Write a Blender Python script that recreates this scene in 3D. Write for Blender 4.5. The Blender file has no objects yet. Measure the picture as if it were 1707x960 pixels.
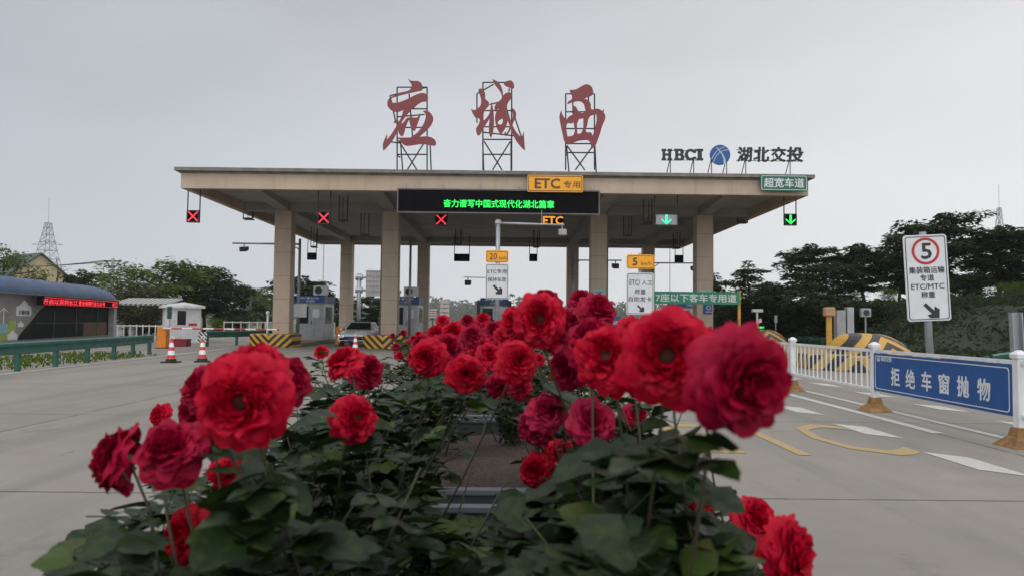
import bpy, bmesh, math, random
from math import sin, cos, pi, radians as R
from mathutils import Vector, Matrix, Quaternion
C = bpy.context.scene.collection
S = bpy.context.scene
# ------------------------------------------------------------------ camera
F_PX, CX, CY = 1233.0, 853.5, 480.0
HC = 1.5
yaw, pitch, roll = 8/1233.0, math.atan(54/1233.0), 0.011
fwd = Vector((sin(yaw)*cos(pitch), cos(yaw)*cos(pitch), sin(pitch)))
r0 = Vector((cos(yaw), -sin(yaw), 0)); u0 = r0.cross(fwd)
rt = (r0*cos(roll)+u0*sin(roll)).normalized(); up = rt.cross(fwd)
EYE = Vector((0, 0, HC))
cd = bpy.data.cameras.new('camera'); cam = bpy.data.objects.new('camera', cd); C.objects.link(cam)
cam.matrix_world = Matrix(((rt.x, up.x, -fwd.x, EYE.x), (rt.y, up.y, -fwd.y, EYE.y), (rt.z, up.z, -fwd.z, EYE.z), (0, 0, 0, 1)))
cd.sensor_width = 36; cd.lens = 36*F_PX/1707; cd.clip_start = .05; cd.clip_end = 6000
cd.dof.use_dof = True; cd.dof.focus_distance = 30; cd.dof.aperture_fstop = 7.0
S.camera = cam
def at(px, py, D):
    d = fwd + rt*((px-CX)/F_PX) - up*((py-CY)/F_PX)
    return EYE + d*(D/d.y)
def gnd(px, py):
    d = fwd + rt*((px-CX)/F_PX) - up*((py-CY)/F_PX)
    return EYE + d*(-HC/d.z)
def proj(p):
    d = Vector(p)-EYE; z = d.dot(fwd)
    if z < .02: return (-9999, -9999)
    return (CX+F_PX*d.dot(rt)/z, CY-F_PX*d.dot(up)/z)
# ------------------------------------------------------------------ sky, sun, exposure
SUN_EL, SUN_AZ = R(52), R(-140)          # azimuth measured from +Y (view direction) towards +X (right)
w = bpy.data.worlds.new('World'); S.world = w; w.use_nodes = True
nt = w.node_tree; nt.nodes.clear(); N = nt.nodes.new; L = nt.links.new
out = N('ShaderNodeOutputWorld'); bg = N('ShaderNodeBackground'); L(bg.outputs[0], out.inputs[0])
sky = N('ShaderNodeTexSky'); sky.sky_type = 'NISHITA'; sky.sun_disc = False; sky.sun_elevation = SUN_EL; sky.sun_rotation = SUN_AZ
sky.air_density = 1.0; sky.dust_density = 4.0
bg.inputs['Strength'].default_value = 0.1
tc = N('ShaderNodeTexCoord'); sp = N('ShaderNodeSeparateXYZ'); L(tc.outputs['Generated'], sp.inputs[0])
def M(op, a, b=None, c=None):
    n = N('ShaderNodeMath'); n.operation = op
    for i, v in enumerate((a, b, c)):
        if v is None: continue
        if isinstance(v, (int, float)): n.inputs[i].default_value = v
        else: L(v, n.inputs[i])
    return n.outputs[0]
# overcast deck: radiance (before the 0.1 strength) by direction, brighter low in the east, soft cloud banks
mp = N('ShaderNodeMapping'); L(tc.outputs['Generated'], mp.inputs[0]); mp.inputs['Scale'].default_value = (1.0, 1.0, 3.2)
nz = N('ShaderNodeTexNoise'); nz.inputs['Scale'].default_value = 1.7; nz.inputs['Detail'].default_value = 3; nz.inputs['Roughness'].default_value = .45; L(mp.outputs[0], nz.inputs[0])
zc = M('MAXIMUM', sp.outputs['Z'], 0.0)
ele = M('MULTIPLY', zc, -4.6)
side = M('MULTIPLY', sp.outputs['X'], 2.3)
elev2 = M('ADD', M('MULTIPLY', M('MAXIMUM', M('SUBTRACT', zc, .40), 0.0), 17.0), M('MULTIPLY', M('MAXIMUM', M('MULTIPLY', sp.outputs['Y'], -1.0), 0.0), 7.0))   # an overcast sky is brightest overhead
cl = M('MULTIPLY', M('SUBTRACT', nz.outputs['Fac'], .5), 3.0)
cl = M('MULTIPLY', cl, M('MINIMUM', M('MULTIPLY', zc, 3.5), 1.0))
rad = M('ADD', M('ADD', M('ADD', M('ADD', 7.95, ele), side), elev2), cl)
rad = M('MAXIMUM', rad, 2.5)
tint = N('ShaderNodeMix'); tint.data_type = 'RGBA'; L(M('MULTIPLY_ADD', sp.outputs['X'], 0.9, .55), tint.inputs['Factor'])
tint.inputs['A'].default_value = (.915, .975, 1.06, 1); tint.inputs['B'].default_value = (1.0, 1.0, 1.01, 1)
vm = N('ShaderNodeVectorMath'); vm.operation = 'SCALE'; L(tint.outputs['Result'], vm.inputs[0]); L(rad, vm.inputs['Scale'])
mx = N('ShaderNodeMix'); mx.data_type = 'RGBA'; mx.inputs['Factor'].default_value = .06
L(vm.outputs[0], mx.inputs['A']); L(sky.outputs[0], mx.inputs['B']); L(mx.outputs['Result'], bg.inputs['Color'])
sd = bpy.data.lights.new('sun', 'SUN'); so = bpy.data.objects.new('sun', sd); C.objects.link(so)
sd.energy = 0.9; sd.angle = R(30); sd.color = (1, .96, .9)
sv = Vector((sin(SUN_AZ)*cos(SUN_EL), cos(SUN_AZ)*cos(SUN_EL), sin(SUN_EL)))
so.rotation_euler = (-sv).to_track_quat('-Z', 'Y').to_euler(); so.location = (60, 20, 80)
S.view_settings.view_transform = 'Standard'; S.view_settings.look = 'None'; S.view_settings.gamma = 1; S.view_settings.exposure = 0
S.view_settings.use_curve_mapping = False
S.render.engine = 'CYCLES'; S.cycles.use_denoising = True; S.cycles.max_bounces = 6; S.cycles.volume_bounces = 3
S.cycles.use_adaptive_sampling = True
# ------------------------------------------------------------------ materials
MATS = {}
class G:
    def __init__(s, name):
        s.m = bpy.data.materials.new(name); s.m.use_nodes = True; s.t = s.m.node_tree; s.b = s.t.nodes['Principled BSDF']
    def n(s, k): return s.t.nodes.new(k)
    def l(s, a, b): s.t.links.new(a, b)
    def math(s, op, a, b=None, c=None):
        n = s.n('ShaderNodeMath'); n.operation = op
        for i, v in enumerate((a, b, c)):
            if v is None: continue
            if isinstance(v, (int, float)): n.inputs[i].default_value = v
            else: s.l(v, n.inputs[i])
        return n.outputs[0]
    def coord(s, scale=(1, 1, 1)):
        t = s.n('ShaderNodeTexCoord'); m = s.n('ShaderNodeMapping'); m.inputs['Scale'].default_value = scale
        s.l(t.outputs['Object'], m.inputs[0]); return m.outputs[0]
    def noise(s, scale, detail=4, rough=.55, vec=None):
        n = s.n('ShaderNodeTexNoise'); n.inputs['Scale'].default_value = scale; n.inputs['Detail'].default_value = detail; n.inputs['Roughness'].default_value = rough
        s.l(vec if vec is not None else s.coord(), n.inputs[0]); return n.outputs['Fac']
    def mix(s, f, a, b, kind='MIX'):
        n = s.n('ShaderNodeMix'); n.data_type = 'RGBA'; n.blend_type = kind
        for k, v in (('Factor', f), ('A', a), ('B', b)):
            i = n.inputs[k]
            if isinstance(v, (int, float)): i.default_value = v
            elif isinstance(v, tuple): i.default_value = (*v[:3], 1)
            else: s.l(v, i)
        return n.outputs['Result']
    def ramp(s, f, a, b):
        n = s.n('ShaderNodeMapRange'); n.inputs[1].default_value = a; n.inputs[2].default_value = b; s.l(f, n.inputs[0]); return n.outputs[0]
    def bump(s, h, strength=.3, dist=.01):
        n = s.n('ShaderNodeBump'); n.inputs['Strength'].default_value = strength; n.inputs['Distance'].default_value = dist
        s.l(h, n.inputs['Height']); s.l(n.outputs[0], s.b.inputs['Normal'])
def pm(name, c1, c2=None, scale=3, rough=.6, metal=0, bump=0, streak=False, coat=0):
    """painted / plain surface: two colours mixed by noise, roughness varied"""
    if name in MATS: return MATS[name]
    g = G(name)
    c2 = c2 or tuple(x*.72 for x in c1)
    f = g.ramp(g.noise(scale, 5, .6), .35, .7)
    col = g.mix(f, c1, c2)
    if streak:
        st = g.ramp(g.noise(1.0, 4, .6, g.coord((scale*3, scale*3, scale*.25))), .55, .8)
        col = g.mix(g.math('MULTIPLY', st, .55), col, tuple(x*.5 for x in c1))
    g.l(col, g.b.inputs['Base Color'])
    g.b.inputs['Metallic'].default_value = metal
    g.l(g.math('MULTIPLY_ADD', f, .15, rough-.05), g.b.inputs['Roughness'])
    g.b.inputs['Coat Weight'].default_value = coat
    if bump: g.bump(g.noise(scale*12, 4), bump)
    MATS[name] = g.m; return g.m
def em(name, col, strength):
    if name in MATS: return MATS[name]
    g = G(name); g.b.inputs['Base Color'].default_value = (*[x*.3 for x in col], 1); g.b.inputs['Emission Color'].default_value = (*col, 1)
    f = g.noise(60, 1); g.l(g.math('MULTIPLY_ADD', f, strength*.5, strength*.75), g.b.inputs['Emission Strength']); MATS[name] = g.m; return g.m
def stripes(name, kx, ky, kz, absx, c1, c2, freq, duty=.5, rough=.5):
    g = G(name); t = g.n('ShaderNodeTexCoord'); sp = g.n('ShaderNodeSeparateXYZ'); g.l(t.outputs['Object'], sp.inputs[0])
    x = sp.outputs['X']
    if absx: x = g.math('ABSOLUTE', x)
    v = g.math('ADD', g.math('ADD', g.math('MULTIPLY', x, kx), g.math('MULTIPLY', sp.outputs['Y'], ky)), g.math('MULTIPLY', sp.outputs['Z'], kz))
    v = g.math('FRACT', g.math('MULTIPLY_ADD', v, freq, 100.0))
    s = g.math('GREATER_THAN', v, duty)
    wear = g.ramp(g.noise(7, 6, .7), .5, .75)
    c1b = g.mix(g.math('MULTIPLY', wear, .5), c1, tuple(x*.45 for x in c1))
    c2b = g.mix(g.math('MULTIPLY', wear, .4), c2, (.12, .11, .1))
    g.l(g.mix(s, c1b, c2b), g.b.inputs['Base Color']); g.b.inputs['Roughness'].default_value = rough
    g.bump(g.noise(40, 3), .15); return g.m
# ground concrete
def concrete_mat():
    g = G('concrete_pavement'); t = g.n('ShaderNodeTexCoord'); sp = g.n('ShaderNodeSeparateXYZ'); g.l(t.outputs['Object'], sp.inputs[0])
    big = g.ramp(g.noise(.22, 5, .6), .35, .68); med = g.ramp(g.noise(1.6, 7, .7), .35, .7); fine = g.noise(90, 3, .7)
    c = g.mix(big, (.25, .222, .190), (.182, .162, .138)); c = g.mix(g.math('MULTIPLY', med, .45), c, (.130, .117, .102))
    # tyre-darkened lanes (long streaks)
    st = g.ramp(g.noise(1.0, 5, .6, g.coord((1.1, .035, 1))), .48, .72)
    c = g.mix(g.math('MULTIPLY', st, .6), c, (.088, .082, .073))
    stain = g.ramp(g.noise(.7, 6, .75, g.coord((1, .5, 1))), .58, .70); c = g.mix(g.math('MULTIPLY', stain, .5), c, (.085, .078, .07))
    spk = g.ramp(g.noise(14, 2, .5), .70, .74); c = g.mix(g.math('MULTIPLY', spk, .6), c, (.08, .075, .07))
    c = g.mix(g.math('MULTIPLY', g.ramp(fine, .35, .75), .28), c, (.27, .255, .228))
    # joints sawn between slabs
    wob = g.math('MULTIPLY', g.math('SUBTRACT', g.noise(2.5, 3), .5), .03)
    def joint(coord, off, period, wd):
        v = g.math('FRACT', g.math('DIVIDE', g.math('ADD', g.math('ADD', coord, wob), 1000*period-off), period))
        d = g.math('ABSOLUTE', g.math('SUBTRACT', v, .5)); return g.math('GREATER_THAN', d, .5-wd/period/2)
    jy = joint(sp.outputs['Y'], 6.4, 5.0, .042); jx = joint(sp.outputs['X'], -6.5, 6.25, .045)
    j = g.math('MAXIMUM', jy, jx); j = g.math('MULTIPLY', j, g.ramp(g.noise(3, 3), .25, .5))
    c = g.mix(g.math('MULTIPLY', j, .85), c, (.05, .047, .043))
    vo = g.n('ShaderNodeTexVoronoi'); vo.feature = 'DISTANCE_TO_EDGE'; vo.inputs['Scale'].default_value = .16
    wp = g.n('ShaderNodeVectorMath'); wp.operation = 'ADD'; nn = g.n('ShaderNodeTexNoise'); nn.inputs['Scale'].default_value = 1.3; nn.inputs['Detail'].default_value = 6
    g.l(t.outputs['Object'], nn.inputs[0]); g.l(t.outputs['Object'], wp.inputs[0]); sc_ = g.n('ShaderNodeVectorMath'); sc_.operation = 'SCALE'; sc_.inputs['Scale'].default_value = 1.6; g.l(nn.outputs['Color'], sc_.inputs[0]); g.l(sc_.outputs[0], wp.inputs[1]); g.l(wp.outputs[0], vo.inputs[0])
    cr = g.math('MULTIPLY', g.math('LESS_THAN', vo.outputs['Distance'], .0014), g.math('GREATER_THAN', g.noise(.3, 2), .56)); c = g.mix(g.math('MULTIPLY', cr, .6), c, (.06, .055, .05))
    br_ = g.ramp(g.noise(1.0, 3, .5, g.coord((.6, 38, 1))), .45, .7); c = g.mix(g.math('MULTIPLY', br_, .12), c, (.25, .235, .21))
    g.l(c, g.b.inputs['Base Color']); g.l(g.math('MULTIPLY_ADD', med, -.15, .82), g.b.inputs['Roughness'])
    g.bump(g.math('ADD', g.math('MULTIPLY', fine, .6), g.math('MULTIPLY', j, -2.0)), .35, .01); return g.m
def paint_mat(name, col, wear_lo=.5):
    g = G(name); t = g.ramp(g.noise(9, 8, .8), wear_lo, wear_lo+.2)
    g.l(g.mix(g.math('MULTIPLY', t, .8), col, (.26, .25, .23)), g.b.inputs['Base Color']); g.b.inputs['Roughness'].default_value = .6
    g.bump(g.noise(80, 3), .3); return g.m
def leaf_mat(name, c1, c2, c3, scale=1.5, rough=.8, trans=.25):
    g = G(name); t = g.n('ShaderNodeTexCoord'); n = g.noise(scale, 4, .7, t.outputs['Object']); n2 = g.noise(scale*9, 2, .5, t.outputs['Object'])
    c = g.mix(g.ramp(n, .35, .65), c1, c2); c = g.mix(g.ramp(n2, .45, .7), c, c3)
    g.l(c, g.b.inputs['Base Color']); g.b.inputs['Roughness'].default_value = rough; g.b.inputs['Specular IOR Level'].default_value = .27 if rough < .6 else .08
    tr = g.n('ShaderNodeBsdfTranslucent'); ms = g.n('ShaderNodeMixShader'); ms.inputs[0].default_value = trans
    g.l(c, tr.inputs[0]); g.l(g.b.outputs[0], ms.inputs[1]); g.l(tr.outputs[0], ms.inputs[2])
    g.l(ms.outputs[0], g.t.nodes['Material Output'].inputs[0]); return g.m
m_conc = concrete_mat()
m_white_paint = paint_mat('white_road_paint', (.46, .45, .42), .47); m_yellow_paint = paint_mat('yellow_road_paint', (.38, .23, .04), .42)
m_tile = None
def tile_mat(name, c1, c2, ph):
    g = G(name); t = g.n('ShaderNodeTexCoord'); sp = g.n('ShaderNodeSeparateXYZ'); g.l(t.outputs['Object'], sp.inputs[0])
    c = g.mix(g.ramp(g.noise(1.2, 5), .35, .65), c1, c2)
    st = g.ramp(g.noise(1.0, 5, .65, g.coord((2.5, 2.5, .12))), .5, .8); c = g.mix(g.math('MULTIPLY', st, .45), c, tuple(x*.5 for x in c1))
    v = g.math('FRACT', g.math('DIVIDE', g.math('ADD', sp.outputs['Z'], 50), ph)); j = g.math('GREATER_THAN', g.math('ABSOLUTE', g.math('SUBTRACT', v, .5)), .5-.012/ph)
    c = g.mix(g.math('MULTIPLY', j, .6), c, (.07, .055, .04))
    g.l(c, g.b.inputs['Base Color']); g.b.inputs['Roughness'].default_value = .55; return g.m
m_stone = tile_mat('beige_stone_cladding', (.52, .41, .305), (.45, .355, .27), 1.25)
m_fascia = pm('beige_fascia_panel', (.47, .37, .27), (.40, .31, .225), .9, .55, streak=True)
m_soffit = pm('grey_soffit_paint', (.34, .33, .31), (.27, .262, .25), .8, .8, streak=False)
m_cornice = pm('weathered_cornice', (.22, .20, .17), (.13, .12, .10), 2, .8, streak=True)
m_dark = pm('black_painted_steel', (.02, .02, .022), (.035, .033, .03), 5, .5)
m_grey = pm('galvanised_steel', (.34, .35, .36), (.26, .27, .28), 4, .45, .5)
m_white = pm('white_enamel', (.72, .73, .74), (.55, .55, .54), 2.5, .45, streak=True)
m_red_letter = pm('faded_red_sheet', (.205, .028, .045), (.22, .062, .055), .9, .6, streak=False)
m_orange = pm('orange_paint', (.75, .24, .02), (.6, .17, .015), 4, .5)
m_yel = pm('yellow_sign_film', (.88, .39, .006), (.80, .34, .006), 3, .45)
m_brown_ink = pm('brown_sign_ink', (.12, .055, .03), None, 3, .5)
m_black_ink = pm('black_sign_ink', (.022, .022, .025), None, 3, .5)
m_green_sign = pm('green_sign_film', (.006, .13, .075), (.005, .11, .065), 3, .45)
m_sign_white = pm('white_sign_film', (.66, .67, .69), (.56, .57, .59), 2.5, .4)
m_red_ink = pm('red_sign_ink', (.52, .02, .03), None, 3, .5)
m_blue_sign = pm('blue_sign_film', (.009, .078, .27), (.008, .065, .23), 2, .45)
m_blue_logo = pm('blue_enamel', (.012, .09, .33), None, 2, .35)
m_guard = pm('green_rail_paint', (.012, .11, .085), (.018, .085, .065), 3, .4, streak=True)
m_screen = pm('dark_display_face', (.0045, .004, .005), (.007, .006, .008), 9, .85)
m_screen.node_tree.nodes['Principled BSDF'].inputs['Specular IOR Level'].default_value = .04
m_glass = pm('dark_window_glass', (.008, .011, .012), (.012, .018, .018), .7, .12)
m_glass.node_tree.nodes['Principled BSDF'].inputs['Specular IOR Level'].default_value = .15
m_steelb = pm('brushed_steel', (.42, .43, .44), (.3, .31, .32), 2, .35, .7, streak=True)
m_rubber = pm('black_rubber', (.02, .02, .02), None, 5, .8)
m_bark = pm('tree_bark', (.10, .08, .06), (.06, .05, .04), 6, .9, bump=.6)
m_leaf_mid = leaf_mat('tree_leaf_mid_green', (.085, .14, .018), (.050, .092, .015), (.12, .16, .026), .5)
m_leaf_dark = leaf_mat('tree_leaf_dark_green', (.022, .040, .012), (.014, .026, .009), (.040, .058, .016), .5, trans=.15)
m_leaf_olive = leaf_mat('tree_leaf_olive', (.075, .07, .028), (.055, .05, .022), (.09, .085, .04), .5)
m_rose_leaf = leaf_mat('rose_leaf', (.011, .027, .005), (.007, .017, .005), (.026, .045, .007), 7, .45, .2)
m_rose_leaf2 = leaf_mat('rose_leaf_pale', (.040, .078, .009), (.024, .050, .008), (.075, .065, .016), 6, .45, .25)
m_rose_stem = pm('rose_stem', (.035, .055, .018), (.055, .035, .02), 20, .6)
def petal_mat(name, a, b, d):
    g = G(name); t = g.n('ShaderNodeTexCoord'); n = g.noise(28, 4, .6, t.outputs['Object']); n2 = g.noise(120, 3, .6, t.outputs['Object'])
    c = g.mix(g.ramp(n, .35, .7), a, b); c = g.mix(g.math('MULTIPLY', g.ramp(n2, .5, .75), .4), c, d)
    g.l(c, g.b.inputs['Base Color']); g.b.inputs['Roughness'].default_value = .55; g.b.inputs['Specular IOR Level'].default_value = .15
    g.b.inputs['Sheen Weight'].default_value = .0
    tr = g.n('ShaderNodeBsdfTranslucent'); ms = g.n('ShaderNodeMixShader'); ms.inputs[0].default_value = .2
    g.l(c, tr.inputs[0]); g.l(g.b.outputs[0], ms.inputs[1]); g.l(tr.outputs[0], ms.inputs[2])
    g.l(ms.outputs[0], g.t.nodes['Material Output'].inputs[0]); g.bump(g.noise(160, 3, .6, t.outputs['Object']), .25, .002); return g.m
m_petal = petal_mat('scarlet_petal', (.54, .002, .026), (.37, .0015, .020), (.66, .012, .05))
m_petal_dk = petal_mat('crimson_petal', (.37, .002, .032), (.23, .0015, .022), (.50, .010, .065))
m_petal_mag = petal_mat('fading_magenta_petal', (.44, .010, .055), (.28, .006, .04), (.58, .06, .11))
m_stamen = pm('dark_stamen', (.03, .004, .004), (.10, .03, .01), 300, .9)
# ------------------------------------------------------------------ mesh builder
class MB:
    def __init__(s): s.v = []; s.f = []
    def box(s, x0, x1, y0, y1, z0, z1):
        b = len(s.v); s.v += [(x, y, z) for z in (z0, z1) for y in (y0, y1) for x in (x0, x1)]
        s.f += [tuple(b+i for i in q) for q in ((0, 2, 3, 1), (4, 5, 7, 6), (0, 1, 5, 4), (2, 6, 7, 3), (0, 4, 6, 2), (1, 3, 7, 5))]; return s
    def hexa(s, pts):            # 8 points ordered like box
        b = len(s.v); s.v += [tuple(p) for p in pts]
        s.f += [tuple(b+i for i in q) for q in ((0, 2, 3, 1), (4, 5, 7, 6), (0, 1, 5, 4), (2, 6, 7, 3), (0, 4, 6, 2), (1, 3, 7, 5))]; return s
    def tube(s, pts, rad, n=8, cap=True):
        pts = [Vector(p) for p in pts]; rs = rad if isinstance(rad, (list, tuple)) else [rad]*len(pts)
        b = len(s.v); prev = None
        for i, p in enumerate(pts):
            d = (pts[min(i+1, len(pts)-1)]-pts[max(i-1, 0)]).normalized()
            a = d.orthogonal().normalized() if prev is None else (prev-d*prev.dot(d)).normalized()
            prev = a; c = d.cross(a)
            s.v += [tuple(p+(a*cos(2*pi*k/n+pi/n)+c*sin(2*pi*k/n+pi/n))*rs[i]) for k in range(n)]
        for i in range(len(pts)-1):
            for k in range(n):
                s.f.append((b+i*n+k, b+i*n+(k+1) % n, b+(i+1)*n+(k+1) % n, b+(i+1)*n+k))
        if cap:
            s.f.append(tuple(b+k for k in range(n))[::-1]); e = b+(len(pts)-1)*n; s.f.append(tuple(e+k for k in range(n)))
        return s
    def prism(s, poly, y0, y1):  # polygon in XZ, extruded in Y
        b = len(s.v); n = len(poly); s.v += [(x, y0, z) for x, z in poly]+[(x, y1, z) for x, z in poly]
        s.f.append(tuple(range(b, b+n))); s.f.append(tuple(range(b+2*n-1, b+n-1, -1)))
        s.f += [(b+i, b+n+i, b+n+(i+1) % n, b+(i+1) % n) for i in range(n)]; return s
    def prismz(s, poly, z0, z1): # polygon in XY, extruded in Z
        b = len(s.v); n = len(poly); s.v += [(x, y, z0) for x, y in poly]+[(x, y, z1) for x, y in poly]
        s.f.append(tuple(range(b+n-1, b-1, -1))); s.f.append(tuple(range(b+n, b+2*n)))
        s.f += [(b+i, b+(i+1) % n, b+n+(i+1) % n, b+n+i) for i in range(n)]; return s
    def ring(s, po, pi_, y0, y1):
        b = len(s.v); n = len(po)
        for P, y in ((po, y0), (pi_, y0), (po, y1), (pi_, y1)): s.v += [(x, y, z) for x, z in P]
        for i in range(n):
            j = (i+1) % n
            s.f += [(b+i, b+j, b+n+j, b+n+i), (b+2*n+i, b+3*n+i, b+3*n+j, b+2*n+j), (b+i, b+2*n+i, b+2*n+j, b+j), (b+n+i, b+n+j, b+3*n+j, b+3*n+i)]
        return s
    def lathe(s, prof, n=20, c=(0, 0)):
        b = len(s.v)
        for r, z in prof: s.v += [(c[0]+r*cos(2*pi*k/n), c[1]+r*sin(2*pi*k/n), z) for k in range(n)]
        for i in range(len(prof)-1):
            for k in range(n): s.f.append((b+i*n+k, b+i*n+(k+1) % n, b+(i+1)*n+(k+1) % n, b+(i+1)*n+k))
        s.f.append(tuple(b+k for k in range(n))[::-1]); e = b+(len(prof)-1)*n; s.f.append(tuple(e+k for k in range(n))); return s
    def grid(s, pts, nu, nv):
        b = len(s.v); s.v += [tuple(p) for p in pts]
        for i in range(nu-1):
            for j in range(nv-1): s.f.append((b+i*nv+j, b+i*nv+j+1, b+(i+1)*nv+j+1, b+(i+1)*nv+j))
        return s
    def quad(s, *p): b = len(s.v); s.v += [tuple(q) for q in p]; s.f.append(tuple(range(b, b+len(p)))); return s
    def add(s, vf, f=lambda p: p): b = len(s.v); s.v += [tuple(f(p)) for p in vf[0]]; s.f += [tuple(b+i for i in q) for q in vf[1]]; return s
    def mesh(s, name, mat, smooth=False):
        me = bpy.data.meshes.new(name); me.from_pydata(s.v, [], s.f); me.materials.append(mat)
        if smooth: me.polygons.foreach_set('use_smooth', [True]*len(me.polygons))
        me.update(); return me
    def build(s, name, mat, parent=None, smooth=False, bevel=0, fix=False, loc=None):
        me = s.mesh(name, mat, smooth)
        if fix:
            bm = bmesh.new(); bm.from_mesh(me); bmesh.ops.recalc_face_normals(bm, faces=bm.faces); bm.to_mesh(me); bm.free()
        o = bpy.data.objects.new(name, me); C.objects.link(o)
        if parent: o.parent = parent
        if loc: o.location = loc
        if bevel:
            md = o.modifiers.new('bevel', 'BEVEL'); md.width = bevel; md.segments = 2; md.limit_method = 'ANGLE'
        return o
def tag(o, label=None, cat=None, group=None, kind=None):
    if label: o['label'] = label
    if cat: o['category'] = cat
    if group: o['group'] = group
    if kind: o['kind'] = kind
    return o
def thing(name, loc, label, cat, group=None, rz=0):
    o = bpy.data.objects.new(name, None); C.objects.link(o); o.location = loc; o.rotation_euler = (0, 0, rz); o.empty_display_size = .2
    return tag(o, label, cat, group)
def copy_tree(o, parent=None):
    c = o.copy(); C.objects.link(c); c.parent = parent
    for ch in list(o.children): copy_tree(ch, c)
    return c
def dup(o, loc, label, rz=None, group=None):
    c = copy_tree(o); c.location = loc; c['label'] = label
    if rz is not None: c.rotation_euler = (0, 0, rz)
    if group: c['group'] = group
    return c
def rr(w, h, r, n=5, cx=0, cz=0):
    P = []
    for (sx, sz, a0) in ((1, -1, -90), (1, 1, 0), (-1, 1, 90), (-1, -1, 180)):
        for k in range(n): a = R(a0+90*k/(n-1)); P.append((cx+sx*(w/2-r)+r*cos(a), cz+sz*(h/2-r)+r*sin(a)))
    return P
def circ(r, n=28, cx=0, cz=0): return [(cx+r*cos(2*pi*k/n), cz+r*sin(2*pi*k/n)) for k in range(n)]
def curve_vf(cu):
    o = bpy.data.objects.new('tmp', cu); C.objects.link(o); bpy.context.view_layer.update()
    me = bpy.data.meshes.new_from_object(o.evaluated_get(bpy.context.evaluated_depsgraph_get()))
    vf = ([tuple(v.co) for v in me.vertices], [tuple(p.vertices) for p in me.polygons])
    bpy.data.objects.remove(o); bpy.data.curves.remove(cu); bpy.data.meshes.remove(me); return vf
def text_vf(s, w, h, cx=0, cz=0, y=0, th=.008, bold=.0, space=1.0):
    """lettering fitted to w x h, standing in XZ, facing -Y, its back at y"""
    cu = bpy.data.curves.new('t', 'FONT'); cu.body = s; cu.size = 1; cu.extrude = .01; cu.resolution_u = 2; cu.space_character = space
    v, f = curve_vf(cu)
    if not v: return ([], [])
    if bold > 0:      # heavier strokes: the glyph repeated a hair up, down and to the sides, each a hair behind the last
        v0, f0, n0 = v, f, len(v); v, f = [], []
        for k, (dx, dz) in enumerate(((0, 0), (1, 0), (-1, 0), (0, 1), (0, -1))):
            v += [(p[0]+dx*bold, p[1]+dz*bold, p[2]-.0006*k if p[2] > 0 else p[2]) for p in v0]; f += [tuple(i+n0*k for i in q) for q in f0]
    x0, x1 = min(p[0] for p in v), max(p[0] for p in v); z0, z1 = min(p[1] for p in v), max(p[1] for p in v)
    return ([(cx+((p[0]-x0)/(x1-x0)-.5)*w, y-(p[2]+.01)/.02*th, cz+((p[1]-z0)/(z1-z0)-.5)*h) for p in v], f)
def outline_vf(loops, th):
    cu = bpy.data.curves.new('c', 'CURVE'); cu.dimensions = '2D'; cu.fill_mode = 'BOTH'; cu.extrude = th/2
    for lp in loops:
        sp = cu.splines.new('BEZIER'); sp.bezier_points.add(len(lp)-1)
        for b, p in zip(sp.bezier_points, lp): b.co = (p[0], p[1], 0); b.handle_left_type = b.handle_right_type = 'AUTO'
        sp.use_cyclic_u = True; sp.resolution_u = 3
        for k, b in enumerate(sp.bezier_points):     # sharp tips stay sharp
            a = Vector(lp[k-1])-Vector(lp[k]); c = Vector(lp[(k+1) % len(lp)])-Vector(lp[k])
            if a.length > 0 and c.length > 0 and a.angle(c) < R(80): b.handle_left_type = b.handle_right_type = 'VECTOR'
    v, f = curve_vf(cu); return ([(p[0], -p[2], p[1]) for p in v], f)
def text(s, w, h, mat, parent, cx=0, cz=0, y=0, bold=.0, th=.008, name='lettering', space=1.0):
    m = MB(); m.add(text_vf(s, w, h, cx, cz, y, th, bold, space)); return m.build(name, mat, parent)
# ------------------------------------------------------------------ ground, roads, terrain
def sheet(name, x0, x1, y0, y1, z, mat):
    return tag(MB().quad((x0, y0, z), (x1, y0, z), (x1, y1, z), (x0, y1, z)).build(name, mat), kind='structure')
m_grassland = pm('rough_grassland', (.09, .10, .04), (.06, .075, .03), .3, .9, bump=.5)
sheet('ground', -3000, 3000, -200, 5000, -.02, m_grassland)
sheet('road', -22, 30, -25, 70, 0, m_conc)
sheet('far_road', -13, 11, 70, 900, -.004, m_conc)
# bank on the right
def bank():
    m = MB(); nu, nv = 30, 40; rnd = random.Random(4); P = []
    for i in range(nu):
        for j in range(nv):
            x = 17+ (j/(nv-1))*70; y = 15+(i/(nu-1))*110
            e = 17.5+max(0, (34-y))*.25
            h = max(0, min(1, (x-e)/6)); h = h*h*(3-2*h)*2.6*min(1, max(0, (y-14)/18)) + rnd.uniform(-.12, .12)*h
            P.append((x, y, h-.03))
    m.grid(P, nu, nv); return tag(m.build('hillside', pm('dark_weedy_bank', (.018, .026, .010), (.030, .032, .014), 1.2, .95, bump=.6), smooth=True, fix=True), kind='structure')
bank()
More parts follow.
